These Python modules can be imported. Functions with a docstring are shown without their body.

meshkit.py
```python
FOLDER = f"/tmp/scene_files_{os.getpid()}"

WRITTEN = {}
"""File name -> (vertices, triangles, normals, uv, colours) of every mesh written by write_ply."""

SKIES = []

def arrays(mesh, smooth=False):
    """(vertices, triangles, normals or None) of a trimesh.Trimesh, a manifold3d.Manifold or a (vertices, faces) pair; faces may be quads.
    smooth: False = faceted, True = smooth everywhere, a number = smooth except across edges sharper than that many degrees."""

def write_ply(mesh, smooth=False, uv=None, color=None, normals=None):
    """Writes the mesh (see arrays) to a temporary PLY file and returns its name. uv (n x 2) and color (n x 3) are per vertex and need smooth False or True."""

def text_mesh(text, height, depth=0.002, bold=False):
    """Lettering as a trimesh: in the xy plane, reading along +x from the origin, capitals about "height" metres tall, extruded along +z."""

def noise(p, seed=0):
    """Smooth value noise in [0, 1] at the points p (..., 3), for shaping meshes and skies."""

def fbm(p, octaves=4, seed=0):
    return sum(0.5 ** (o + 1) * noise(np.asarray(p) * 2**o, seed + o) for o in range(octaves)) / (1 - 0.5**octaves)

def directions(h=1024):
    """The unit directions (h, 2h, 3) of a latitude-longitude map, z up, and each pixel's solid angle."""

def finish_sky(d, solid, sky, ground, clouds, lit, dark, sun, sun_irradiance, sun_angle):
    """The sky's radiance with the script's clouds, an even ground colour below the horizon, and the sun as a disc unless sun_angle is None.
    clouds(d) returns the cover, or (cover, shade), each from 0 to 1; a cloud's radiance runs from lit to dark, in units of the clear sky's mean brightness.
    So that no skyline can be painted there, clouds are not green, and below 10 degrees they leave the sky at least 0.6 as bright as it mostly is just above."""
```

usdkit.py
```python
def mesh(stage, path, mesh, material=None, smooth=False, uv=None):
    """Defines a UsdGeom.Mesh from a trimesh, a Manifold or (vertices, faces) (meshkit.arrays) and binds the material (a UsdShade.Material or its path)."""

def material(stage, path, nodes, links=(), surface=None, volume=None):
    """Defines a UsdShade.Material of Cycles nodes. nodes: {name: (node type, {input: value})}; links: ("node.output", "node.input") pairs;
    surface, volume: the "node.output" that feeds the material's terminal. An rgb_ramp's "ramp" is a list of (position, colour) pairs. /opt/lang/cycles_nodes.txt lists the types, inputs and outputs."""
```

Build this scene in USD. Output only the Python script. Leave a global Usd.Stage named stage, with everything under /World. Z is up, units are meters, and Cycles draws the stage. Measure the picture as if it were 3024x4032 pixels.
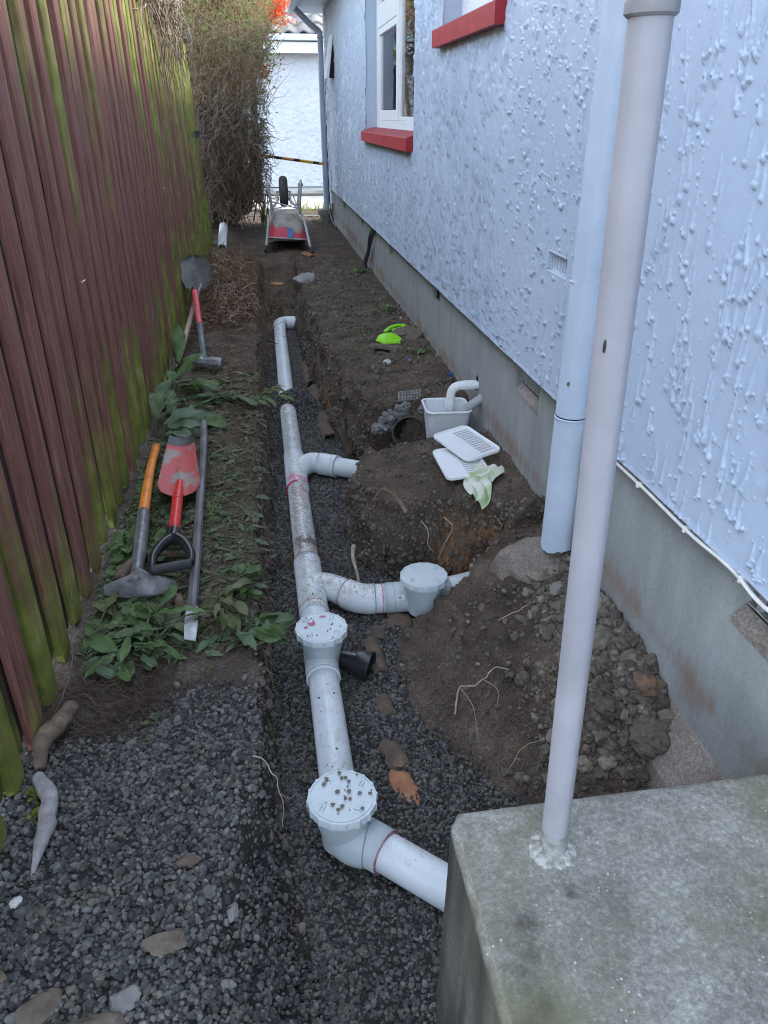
import math, random, numpy as np, trimesh, usdkit, meshkit
import manifold3d as m3
from scipy import ndimage
from scipy.interpolate import RegularGridInterpolator
from shapely.geometry import Polygon
import shapely
from pxr import Usd, UsdGeom, UsdLux, UsdShade, Gf, Sdf, Vt

stage = Usd.Stage.CreateInMemory()
UsdGeom.SetStageUpAxis(stage, UsdGeom.Tokens.z)
UsdGeom.SetStageMetersPerUnit(stage, 1.0)
UsdGeom.Xform.Define(stage, '/World')
UsdGeom.Scope.Define(stage, '/World/Looks')
PI = math.pi

# ---------------------------------------------------------------- camera, sky, sun, exposure
PITCH, YAW, CAM = math.radians(27.489), math.radians(8.195), (0.0, 0.0, 1.5)
F_ = np.array([math.sin(YAW) * math.cos(PITCH), math.cos(YAW) * math.cos(PITCH), -math.sin(PITCH)])
R_ = np.array([math.cos(YAW), -math.sin(YAW), 0.0])
U_ = np.cross(R_, F_)
cam = UsdGeom.Camera.Define(stage, '/World/camera')
cam.CreateHorizontalApertureAttr(36.0)
cam.CreateVerticalApertureAttr(48.0)
cam.CreateFocalLengthAttr(36.0 * 3000 / 3024)
cam.CreateClippingRangeAttr(Gf.Vec2f(0.02, 500))
cam.CreateExposureAttr(2.5)
M_ = Gf.Matrix4d(*R_, 0, *U_, 0, *(-F_), 0, *CAM, 1)
cam.AddTransformOp().Set(M_)

SUN_EL, SUN_ROT = math.radians(38), math.radians(62)       # low sun behind the house, veiled by cloud
sky_mat = usdkit.material(stage, '/World/Looks/sky', {
    'tc': ('texture_coordinate', {}),
    'map': ('mapping', {'scale': (1.0, 1.0, 2.2)}),
    'n': ('noise_texture', {'scale': 2.2, 'detail': 6.0, 'roughness': 0.55}),
    'r': ('rgb_ramp', {'ramp': [(0.0, (0.40, 0.40, 0.40)), (0.45, (0.50, 0.50, 0.50)), (0.75, (0.85, 0.85, 0.85))]}),
    'sky': ('sky_texture', {'sky_type': 'single_scattering', 'sun_disc': False, 'sun_elevation': SUN_EL, 'sun_rotation': SUN_ROT}),
    'mx': ('mix', {'color2': (4.5, 5.15, 6.2)}),
    'bg': ('background_shader', {'strength': 0.13})},
    [('tc.generated', 'map.vector'), ('map.vector', 'n.vector'), ('n.fac', 'r.fac'), ('r.color', 'mx.fac'),
     ('sky.color', 'mx.color1'), ('mx.color', 'bg.color')], surface='bg.background')
dome = UsdLux.DomeLight.Define(stage, '/World/sky')
dome.CreateIntensityAttr(1.0)
UsdShade.MaterialBindingAPI.Apply(dome.GetPrim()).Bind(sky_mat)
dome.GetPrim().SetCustomDataByKey('kind', 'structure')
sun = UsdLux.DistantLight.Define(stage, '/World/sun')
sun.CreateIntensityAttr(0.35)
sun.CreateAngleAttr(12.0)
sun.CreateNormalizeAttr(True)
sun.CreateColorAttr(Gf.Vec3f(1.0, 0.93, 0.84))
sd = np.array([math.sin(SUN_ROT) * math.cos(SUN_EL), math.cos(SUN_ROT) * math.cos(SUN_EL), math.sin(SUN_EL)])
zz_ = sd / np.linalg.norm(sd); xx_ = np.cross([0, 0, 1], zz_); xx_ /= np.linalg.norm(xx_); yy_ = np.cross(zz_, xx_)
sun.AddTransformOp().Set(Gf.Matrix4d(*xx_, 0, *yy_, 0, *zz_, 0, 0, 0, 30, 1))

# ---------------------------------------------------------------- helpers
COUNT = {}
LOC = {}


def numbered(parent, name):
    k = (parent, name)
    n = COUNT.get(k, 0)
    COUNT[k] = n + 1
    return name if n == 0 else f'{name}_{n:03d}'


def tag(p, label=None, cat=None, group=None, kind=None):
    for k, v in (('label', label), ('category', cat), ('group', group), ('kind', kind)):
        if v:
            p.SetCustomDataByKey(k, v)
    return p


def thing(name, label, cat, loc=(0, 0, 0), group=None, kind=None):
    path = '/World/' + numbered('/World', name)
    x = UsdGeom.Xform.Define(stage, path)
    x.AddTranslateOp().Set(Gf.Vec3d(*map(float, loc)))
    LOC[path] = np.array(loc, float)
    tag(x.GetPrim(), label, cat, group, kind)
    return path


def arr(mesh):
    return meshkit.arrays(mesh, False)[:2]


def part(parent, name, mesh, mat, smooth=False, label=None, kind=None, prim=None):
    """One Mesh prim under a thing (or a part of a thing); the mesh comes in world coordinates."""
    path = parent + '/' + numbered(parent, name)
    v, f = arr(mesh)
    v = v - LOC[parent]
    m = usdkit.mesh(stage, path, (v, f), LK[mat] if isinstance(mat, str) else mat, smooth)
    LOC[path] = LOC[parent]
    tag(m.GetPrim(), label, kind=kind)
    if prim:
        for k, a in prim.items():
            UsdGeom.PrimvarsAPI(m).CreatePrimvar(k, Sdf.ValueTypeNames.FloatArray, 'vertex').Set(Vt.FloatArray.FromNumpy(np.asarray(a, np.float32)))
    return path


def single(name, mesh, mat, label, cat, smooth=False, group=None, kind=None, prim=None):
    """A thing that is one mesh; its origin is the middle of its base."""
    v, f = arr(mesh)
    c = np.array([(v[:, 0].min() + v[:, 0].max()) / 2, (v[:, 1].min() + v[:, 1].max()) / 2, v[:, 2].min()])
    path = '/World/' + numbered('/World', name)
    m = usdkit.mesh(stage, path, (v - c, f), LK[mat], smooth)
    UsdGeom.Xformable(m).AddTranslateOp().Set(Gf.Vec3d(*c))
    LOC[path] = c
    tag(m.GetPrim(), label, cat, group, kind)
    if prim:
        for k, a in prim.items():
            UsdGeom.PrimvarsAPI(m).CreatePrimvar(k, Sdf.ValueTypeNames.FloatArray, 'vertex').Set(Vt.FloatArray.FromNumpy(np.asarray(a, np.float32)))
    return path


def cat(*ms):
    vs, fs, n = [], [], 0
    for m in ms:
        v, f = arr(m)
        vs.append(v); fs.append(f + n); n += len(v)
    return np.vstack(vs), np.vstack(fs)


def move(m, t=(0, 0, 0), rx=0, ry=0, rz=0, s=1.0):
    v, f = arr(m)
    v = v * s
    for a, ang in ((0, rx), (1, ry), (2, rz)):
        if ang:
            c, sn = math.cos(ang), math.sin(ang)
            i, j = [(1, 2), (2, 0), (0, 1)][a]
            vi, vj = v[:, i].copy(), v[:, j].copy()
            v = v.copy(); v[:, i] = c * vi - sn * vj; v[:, j] = sn * vi + c * vj
    return v + np.array(t, float), f


def basis(m, o, x, y, z):
    v, f = arr(m)
    return np.array(o) + v[:, :1] * np.array(x) + v[:, 1:2] * np.array(y) + v[:, 2:3] * np.array(z), f


def rbox(x0, x1, y0, y1, z0, z1, b=0.003):
    """A box with chamfered edges, 44 triangles."""
    pts = []
    for sx in (0, 1):
        for sy in (0, 1):
            for sz in (0, 1):
                X, Y, Z = (x1 if sx else x0), (y1 if sy else y0), (z1 if sz else z0)
                dx, dy, dz = (-b if sx else b), (-b if sy else b), (-b if sz else b)
                pts += [(X, Y + dy, Z + dz), (X + dx, Y, Z + dz), (X + dx, Y + dy, Z)]
    h = m3.Manifold.hull_points(np.array(pts, np.float64))
    return arr(h)


def box(x0, x1, y0, y1, z0, z1):
    v = np.array([(x, y, z) for x in (x0, x1) for y in (y0, y1) for z in (z0, z1)], float)
    f = np.array([(0, 1, 3, 2), (4, 6, 7, 5), (0, 4, 5, 1), (2, 3, 7, 6), (0, 2, 6, 4), (1, 5, 7, 3)])
    return v, np.vstack([f[:, [0, 1, 2]], f[:, [0, 2, 3]]])


def tube(pts, r, n=12, caps=True, flat=1.0):
    P = np.array(pts, float)
    r = np.broadcast_to(np.asarray(r, float), (len(P),))
    T = np.gradient(P, axis=0)
    T /= np.maximum(np.linalg.norm(T, axis=1, keepdims=True), 1e-9)
    a = np.array([0, 0, 1.0]) if abs(T[0][2]) < 0.9 else np.array([1.0, 0, 0])
    N = np.cross(a, T[0]); N /= np.linalg.norm(N)
    ang = np.arange(n) * 2 * PI / n
    rings = []
    for i in range(len(P)):
        N = N - T[i] * (N @ T[i]); N /= max(np.linalg.norm(N), 1e-9)
        B = np.cross(T[i], N)
        rings.append(P[i] + r[i] * (np.cos(ang)[:, None] * N + flat * np.sin(ang)[:, None] * B))
    v = np.vstack(rings)
    f = []
    for i in range(len(P) - 1):
        for k in range(n):
            a_, b_ = i * n + k, i * n + (k + 1) % n
            f += [(a_, b_, b_ + n), (a_, b_ + n, a_ + n)]
    if caps:
        v = np.vstack([v, P[:1], P[-1:]])
        c0, c1, L = len(v) - 2, len(v) - 1, (len(P) - 1) * n
        for k in range(n):
            f += [(c0, (k + 1) % n, k), (c1, L + k, L + (k + 1) % n)]
    return v, np.array(f)


def pipe_shell(pts, r, t=0.004, n=28):
    """An open pipe with a wall: outside, inside and the two rims."""
    vo, fo = tube(pts, r, n, caps=False)
    vi, fi = tube(pts, np.asarray(r) - t, n, caps=False)
    L = len(vo); k = (len(pts) - 1) * n
    f = [fo, fi[:, ::-1] + L]
    rim = []
    for i in range(n):
        j = (i + 1) % n
        rim += [(i, L + i, L + j), (i, L + j, j), (k + i, k + j, L + k + j), (k + i, L + k + j, L + k + i)]
    return np.vstack([vo, vi]), np.vstack(f + [np.array(rim)])


def lathe(profile, n=40, o=(0, 0, 0)):
    v, f = [], []
    ang = np.arange(n) * 2 * PI / n
    for r, z in profile:
        v.append(np.stack([r * np.cos(ang), r * np.sin(ang), np.full(n, z)], 1))
    v = np.vstack(v)
    for i in range(len(profile) - 1):
        for k in range(n):
            a, b = i * n + k, i * n + (k + 1) % n
            f += [(a, b, b + n), (a, b + n, a + n)]
    return v + np.array(o, float), np.array(f)


def smooth_path(pts, n=8):
    """Catmull-Rom through the points."""
    P = np.array(pts, float)
    P = np.vstack([2 * P[0] - P[1], P, 2 * P[-1] - P[-2]])
    out = []
    for i in range(1, len(P) - 2):
        for t in np.linspace(0, 1, n, endpoint=False):
            out.append(0.5 * ((2 * P[i]) + (-P[i - 1] + P[i + 1]) * t + (2 * P[i - 1] - 5 * P[i] + 4 * P[i + 1] - P[i + 2]) * t * t + (-P[i - 1] + 3 * P[i] - 3 * P[i + 1] + P[i + 2]) * t ** 3))
    out.append(P[-2])
    return np.array(out)


def rock(seed, size=(1, 1, 1), sub=2, rough=0.35, o=(0, 0, 0), facet=0.0):
    s = trimesh.creation.icosphere(subdivisions=sub, radius=1.0)
    v = np.array(s.vertices)
    rng_ = np.random.default_rng(seed)
    if facet:
        for _ in range(9):
            d = rng_.normal(size=3); d /= np.linalg.norm(d)
            h = rng_.uniform(0.55, 0.85)
            k = np.maximum(v @ d - h, 0)
            v = v - k[:, None] * d * facet
    v = v * (1 + rough * (meshkit.fbm(v * 1.4 + seed * 7.3, 3, seed) - 0.5)[:, None] * 2)
    return v * np.array(size, float) + np.array(o, float), np.array(s.faces)


def leaf(L, W, curl=0.3, fold=0.25, n=5, wav=0.0, seed=0, shape=0.8):
    """A leaf along +y from the origin with a folded midrib and a curled blade."""
    rng_ = np.random.default_rng(seed)
    v = []
    y, z, a = 0.0, 0.0, 0.0
    for i in range(n + 1):
        t = i / n
        w = W * 0.5 * max(math.sin(PI * min(1, t ** shape)) ** .72, 0.03 if i else 0.06)
        dz = wav * rng_.normal() * W
        for s in (-1, -0.5, 0, 0.5, 1):
            v.append((s * w, y, z + abs(s) * w * fold + (dz if abs(s) == 1 else 0)))
        a -= curl / n
        y += math.cos(a) * L / n; z += math.sin(a) * L / n
    f = []
    for i in range(n):
        for k in range(4):
            a0 = i * 5 + k
            f += [(a0, a0 + 1, a0 + 6), (a0, a0 + 6, a0 + 5)]
    return np.array(v), np.array(f)


# ---------------------------------------------------------------- materials
LK = {}


def mk(name, nodes, links, surface='p.BSDF', volume=None):
    LK[name] = usdkit.material(stage, '/World/Looks/' + name, nodes, links, surface=surface)


def paint(name, ramp, scale=6.0, rough=0.5, detail=5.0, bump=0.15, bscale=60.0, dist=0.004, spec=0.4, stretch=(1, 1, 1), metal=0.0, obj=False, rand=0.0):
    """A surface whose colour runs along a ramp of noise, with fine relief."""
    nodes = {'g': ('geometry', {}), 'tc': ('texture_coordinate', {}), 'map': ('mapping', {'scale': stretch}),
             'n': ('noise_texture', {'scale': scale, 'detail': detail, 'roughness': 0.6}),
             'r': ('rgb_ramp', {'ramp': ramp}),
             'bn': ('noise_texture', {'scale': bscale, 'detail': 4.0}),
             'b': ('bump', {'strength': bump, 'distance': dist}),
             'p': ('principled_bsdf', {'roughness': rough, 'specular_ior_level': spec, 'metallic': metal})}
    links = [('tc.object' if obj else 'g.position', 'map.vector'), ('map.vector', 'n.vector'), ('n.fac', 'r.fac'),
             ('map.vector', 'bn.vector'), ('bn.fac', 'b.height'), ('b.normal', 'p.normal')]
    if rand:
        nodes['oi'] = ('object_info', {})
        nodes['mr'] = ('map_range', {'from_min': 0.0, 'from_max': 1.0, 'to_min': 1 - rand, 'to_max': 1 + rand})
        nodes['hv'] = ('hsv', {})
        links += [('oi.random', 'mr.value'), ('mr.result', 'hv.value'), ('r.color', 'hv.color'), ('hv.color', 'p.base_color')]
    else:
        links.append(('r.color', 'p.base_color'))
    mk(name, nodes, links)


def g3(x):
    return (x, x, x)


# earth: damp dark topsoil with paler crumbs, rusty clay where the mesh says so
mk('earth', {
    'g': ('geometry', {}),
    'n1': ('noise_texture', {'scale': 5.0, 'detail': 8.0, 'roughness': 0.65}),
    'r1': ('rgb_ramp', {'ramp': [(0.25, (0.050, 0.037, 0.028)), (0.5, (0.108, 0.080, 0.060)), (0.75, (0.195, 0.150, 0.115))]}),
    'n2': ('noise_texture', {'scale': 160.0, 'detail': 4.0}),
    'r2': ('rgb_ramp', {'ramp': [(0.35, g3(0.55)), (0.62, g3(1.15)), (0.72, g3(1.6))]}),
    'mul': ('mix', {'mix_type': 'multiply', 'fac': 1.0}),
    'att': ('attribute', {'attribute': 'clay'}),
    'n3': ('noise_texture', {'scale': 9.0, 'detail': 6.0, 'roughness': 0.7}),
    'r3': ('rgb_ramp', {'ramp': [(0.38, g3(0.0)), (0.60, g3(1.0))]}),
    'cm': ('math', {'math_type': 'multiply'}),
    'mc': ('mix', {'color2': (0.31, 0.155, 0.065)}),
    'ga': ('attribute', {'attribute': 'grav'}),
    'mg': ('mix', {'color2': (0.026, 0.026, 0.027)}),
    'bn': ('noise_texture', {'scale': 70.0, 'detail': 8.0, 'roughness': 0.7}),
    'b': ('bump', {'strength': 0.9, 'distance': 0.012}),
    'p': ('principled_bsdf', {'roughness': 0.95, 'specular_ior_level': 0.2})},
   [('g.position', 'n1.vector'), ('n1.fac', 'r1.fac'), ('g.position', 'n2.vector'), ('n2.fac', 'r2.fac'), ('r1.color', 'mul.color1'), ('r2.color', 'mul.color2'),
    ('g.position', 'n3.vector'), ('n3.fac', 'r3.fac'), ('r3.color', 'cm.value1'), ('att.fac', 'cm.value2'), ('cm.value', 'mc.fac'), ('mul.color', 'mc.color1'),
    ('ga.fac', 'mg.fac'), ('mc.color', 'mg.color1'), ('mg.color', 'p.base_color'),
    ('g.position', 'bn.vector'), ('bn.fac', 'b.height'), ('b.normal', 'p.normal')])

for nm, c in (('gravel_dark', (0.056, 0.054, 0.051)), ('gravel_mid', (0.120, 0.117, 0.110)), ('gravel_brown', (0.130, 0.112, 0.09)), ('clod', (0.118, 0.095, 0.075)), ('clod_pale', (0.20, 0.168, 0.13))):
    a = np.array(c)
    paint(nm, [(0.3, tuple(a * 0.6)), (0.55, tuple(a)), (0.8, tuple(a * 1.5))], 70.0, 0.8, obj=False, bscale=300.0, bump=0.3, dist=0.002, rand=0.35)
paint('stone_grey', [(0.3, (0.12, 0.115, 0.11)), (0.7, (0.24, 0.225, 0.2))], 30.0, 0.85, bscale=120.0, bump=0.4)
paint('stone_brown', [(0.3, (0.085, 0.066, 0.050)), (0.7, (0.165, 0.13, 0.098))], 30.0, 0.85, bscale=120.0, bump=0.4)
paint('stone_white', [(0.3, (0.42, 0.41, 0.38)), (0.7, (0.6, 0.58, 0.54))], 30.0, 0.8)
paint('terracotta', [(0.3, (0.16, 0.075, 0.04)), (0.5, (0.33, 0.14, 0.07)), (0.72, (0.42, 0.21, 0.11))], 18.0, 0.85, bscale=150.0, bump=0.3)
paint('dirty_terracotta', [(0.40, (0.085, 0.067, 0.052)), (0.60, (0.14, 0.095, 0.065)), (0.76, (0.29, 0.14, 0.07))], 14.0, 0.9, bscale=150.0, bump=0.3)


def concrete(name, dark, mid, pale, moss=0.0, speck=0.55):
    mk(name, {
        'g': ('geometry', {}),
        'n1': ('noise_texture', {'scale': 4.0, 'detail': 9.0, 'roughness': 0.62}),
        'r1': ('rgb_ramp', {'ramp': [(0.3, dark), (0.5, mid), (0.72, pale)]}),
        'n2': ('noise_texture', {'scale': 125.0, 'detail': 5.0, 'roughness': 0.7}),
        'r2': ('rgb_ramp', {'ramp': [(0.3, g3(0.5)), (0.5, g3(0.95)), (0.62, g3(1.3)), (0.72, g3(2.0))]}),
        'mul': ('mix', {'mix_type': 'multiply', 'fac': 0.9}),
        'n3': ('noise_texture', {'scale': 2.6, 'detail': 7.0, 'roughness': 0.7}),
        'r3': ('rgb_ramp', {'ramp': [(0.45, g3(0.0)), (0.68, g3(moss))]}),
        'mm': ('mix', {'color2': (0.15, 0.145, 0.075)}),
        'n4': ('voronoi_texture', {'scale': 85.0}),
        'r4': ('rgb_ramp', {'ramp': [(0.0, g3(speck)), (0.15, g3(speck)), (0.22, g3(0.0))]}),
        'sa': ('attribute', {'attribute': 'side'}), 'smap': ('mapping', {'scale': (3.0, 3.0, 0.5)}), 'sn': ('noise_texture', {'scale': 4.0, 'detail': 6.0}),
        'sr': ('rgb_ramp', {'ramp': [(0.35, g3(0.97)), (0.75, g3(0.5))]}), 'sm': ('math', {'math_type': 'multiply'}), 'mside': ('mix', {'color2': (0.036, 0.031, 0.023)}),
        'n5': ('noise_texture', {'scale': 14.0, 'detail': 2.0}),
        'r5': ('rgb_ramp', {'ramp': [(0.54, g3(0.0)), (0.62, g3(1.0))]}),
        'sp': ('math', {'math_type': 'multiply'}),
        'ms': ('mix', {'color2': (0.52, 0.52, 0.49)}),
        'bn': ('noise_texture', {'scale': 120.0, 'detail': 6.0, 'roughness': 0.7}),
        'b': ('bump', {'strength': 0.55, 'distance': 0.006}),
        'p': ('principled_bsdf', {'roughness': 0.9, 'specular_ior_level': 0.3})},
       [('g.position', k + '.vector') for k in ('n1', 'n2', 'n3', 'n4', 'n5', 'bn')] +
       [('n1.fac', 'r1.fac'), ('n2.fac', 'r2.fac'), ('r1.color', 'mul.color1'), ('r2.color', 'mul.color2'), ('n3.fac', 'r3.fac'), ('r3.color', 'mm.fac'), ('mul.color', 'mm.color1'),
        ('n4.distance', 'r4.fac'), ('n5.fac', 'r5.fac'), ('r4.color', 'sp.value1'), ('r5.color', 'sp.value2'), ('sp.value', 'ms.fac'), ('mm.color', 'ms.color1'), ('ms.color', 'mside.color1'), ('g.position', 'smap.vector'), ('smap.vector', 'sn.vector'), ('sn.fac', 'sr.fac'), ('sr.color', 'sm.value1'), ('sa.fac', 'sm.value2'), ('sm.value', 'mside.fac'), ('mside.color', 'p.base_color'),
        ('bn.fac', 'b.height'), ('b.normal', 'p.normal')])


concrete('step_concrete', (0.15, 0.138, 0.118), (0.25, 0.236, 0.205), (0.37, 0.353, 0.315), moss=0.95, speck=0.9)
concrete('old_concrete', (0.17, 0.165, 0.155), (0.28, 0.275, 0.26), (0.40, 0.39, 0.37), moss=0.1)
concrete('haunch_concrete', (0.15, 0.115, 0.09), (0.225, 0.185, 0.155), (0.31, 0.285, 0.26), moss=0.0, speck=0.1)
concrete('paving_concrete', (0.30, 0.28, 0.25), (0.42, 0.40, 0.36), (0.52, 0.5, 0.46), moss=0.3, speck=0.2)

# plinth: grey render with rusty earth stains running down near the ground
mk('plinth_render', {
    'g': ('geometry', {}), 'xyz': ('separate_xyz', {}),
    'map': ('mapping', {'scale': (1.0, 4.0, 1.4)}),
    'n1': ('noise_texture', {'scale': 2.2, 'detail': 7.0, 'roughness': 0.6}),
    'r1': ('rgb_ramp', {'ramp': [(0.3, (0.215, 0.222, 0.212)), (0.5, (0.255, 0.263, 0.25)), (0.75, (0.305, 0.312, 0.30))]}),
    'n2': ('noise_texture', {'scale': 150.0, 'detail': 4.0}),
    'r2': ('rgb_ramp', {'ramp': [(0.3, g3(0.82)), (0.6, g3(1.08))]}),
    'mul': ('mix', {'mix_type': 'multiply', 'fac': 0.8}),
    'n3': ('noise_texture', {'scale': 1.5, 'detail': 5.0, 'roughness': 0.65}),
    'zb': ('math', {'math_type': 'subtract', 'value2': 0.13}), 'za': ('math', {'math_type': 'absolute'}),
    'zr': ('map_range', {'from_min': 0.0, 'from_max': 0.14, 'to_min': 0.20, 'to_max': -0.14, 'clamp': True}),
    'ad': ('math', {'math_type': 'add'}),
    'r3': ('rgb_ramp', {'ramp': [(0.55, g3(0.0)), (0.74, g3(0.8))]}),
    'mm': ('mix', {'color2': (0.215, 0.135, 0.098)}),
    'bn': ('noise_texture', {'scale': 45.0, 'detail': 6.0}),
    'b': ('bump', {'strength': 0.25, 'distance': 0.006}),
    'p': ('principled_bsdf', {'roughness': 0.85, 'specular_ior_level': 0.3})},
   [('g.position', 'map.vector'), ('map.vector', 'n1.vector'), ('map.vector', 'n3.vector'), ('g.position', 'n2.vector'), ('g.position', 'bn.vector'), ('g.position', 'xyz.vector'),
    ('n1.fac', 'r1.fac'), ('n2.fac', 'r2.fac'), ('r1.color', 'mul.color1'), ('r2.color', 'mul.color2'), ('xyz.z', 'zb.value1'), ('zb.value', 'za.value1'), ('za.value', 'zr.value'), ('zr.result', 'ad.value1'), ('n3.fac', 'ad.value2'),
    ('ad.value', 'r3.fac'), ('r3.color', 'mm.fac'), ('mul.color', 'mm.color1'), ('mm.color', 'p.base_color'), ('bn.fac', 'b.height'), ('b.normal', 'p.normal')])

WHITE = (0.66, 0.67, 0.69)
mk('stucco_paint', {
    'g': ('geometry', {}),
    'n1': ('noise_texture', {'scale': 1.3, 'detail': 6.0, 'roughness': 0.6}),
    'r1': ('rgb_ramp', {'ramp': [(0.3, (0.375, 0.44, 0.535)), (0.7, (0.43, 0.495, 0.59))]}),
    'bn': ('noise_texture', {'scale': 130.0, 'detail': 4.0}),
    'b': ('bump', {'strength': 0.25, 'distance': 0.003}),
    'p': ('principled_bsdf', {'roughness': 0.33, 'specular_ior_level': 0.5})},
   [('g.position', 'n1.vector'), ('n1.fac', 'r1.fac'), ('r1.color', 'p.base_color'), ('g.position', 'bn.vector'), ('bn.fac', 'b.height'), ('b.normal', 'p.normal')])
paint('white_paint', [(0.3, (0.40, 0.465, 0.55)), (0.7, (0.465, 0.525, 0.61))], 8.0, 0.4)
paint('joinery_paint', [(0.3, (0.70, 0.70, 0.70)), (0.7, (0.78, 0.78, 0.77))], 8.0, 0.35, bump=0.05)
paint('far_stucco', [(0.3, (0.43, 0.44, 0.46)), (0.7, (0.50, 0.51, 0.53))], 3.0, 0.6, bump=1.0, bscale=11.0, dist=0.05)
paint('red_paint', [(0.25, (0.23, 0.014, 0.018)), (0.6, (0.34, 0.018, 0.025)), (0.85, (0.38, 0.07, 0.07))], 11.0, 0.5, bump=0.12)
paint('post_paint', [(0.3, (0.24, 0.228, 0.242)), (0.7, (0.325, 0.307, 0.322))], 5.0, 0.4, bump=0.2, bscale=110.0, dist=0.002)
paint('grimy_grey', [(0.3, (0.10, 0.10, 0.075)), (0.6, (0.30, 0.295, 0.28)), (0.8, (0.42, 0.41, 0.4))], 40.0, 0.8, bump=0.4)
paint('collar_grey', [(0.3, (0.15, 0.14, 0.14)), (0.7, (0.25, 0.235, 0.23))], 12.0, 0.5)
paint('grout', [(0.3, (0.20, 0.19, 0.16)), (0.55, (0.40, 0.39, 0.35)), (0.75, (0.6, 0.58, 0.54))], 60.0, 0.9, bump=0.8, bscale=90.0, dist=0.01)
paint('cable_white', [(0.3, (0.62, 0.60, 0.56)), (0.7, (0.72, 0.7, 0.66))], 30.0, 0.45)
paint('black_rubber', [(0.3, g3(0.012)), (0.7, g3(0.03))], 30.0, 0.5)
paint('black_plastic', [(0.3, g3(0.008)), (0.7, g3(0.018))], 30.0, 0.28, bump=0.08)
paint('black_void', [(0.3, g3(0.004)), (0.7, g3(0.006))], 3.0, 0.9)
paint('steel', [(0.3, (0.10, 0.095, 0.092)), (0.5, (0.17, 0.165, 0.16)), (0.7, (0.26, 0.25, 0.24))], 22.0, 0.42, metal=0.35, bump=0.2, bscale=60.0)
paint('blade_steel', [(0.35, (0.06, 0.058, 0.053)), (0.5, (0.085, 0.081, 0.074)), (0.7, (0.13, 0.125, 0.115))], 9.0, 0.55, metal=0.2, bump=0.2)
paint('galvanised', [(0.3, (0.27, 0.28, 0.28)), (0.5, (0.4, 0.41, 0.41)), (0.7, (0.5, 0.51, 0.51))], 26.0, 0.5, metal=0.3, bump=0.1)
paint('orange_handle', [(0.25, (0.40, 0.115, 0.03)), (0.45, (0.72, 0.22, 0.03)), (0.75, (0.82, 0.27, 0.045))], 14.0, 0.4, bump=0.1)
paint('red_enamel', [(0.25, (0.36, 0.025, 0.02)), (0.5, (0.60, 0.035, 0.03)), (0.8, (0.66, 0.055, 0.04))], 14.0, 0.35, bump=0.1)
paint('red_blade', [(0.36, (0.27, 0.25, 0.22)), (0.45, (0.30, 0.24, 0.205)), (0.53, (0.45, 0.085, 0.08)), (0.75, (0.50, 0.09, 0.085))], 11.0, 0.6, detail=9.0, bump=0.2, stretch=(1, .6, 1))
paint('red_sleeve', [(0.3, (0.50, 0.05, 0.06)), (0.7, (0.62, 0.085, 0.10))], 14.0, 0.5)
paint('slate_handle', [(0.3, (0.05, 0.06, 0.07)), (0.6, (0.13, 0.15, 0.165)), (0.75, (0.3, 0.33, 0.35))], 26.0, 0.5, stretch=(1, 0.4, 1))
paint('wood_handle', [(0.3, (0.25, 0.17, 0.105)), (0.7, (0.42, 0.31, 0.20))], 14.0, 0.6, stretch=(1, 0.15, 1))
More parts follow.
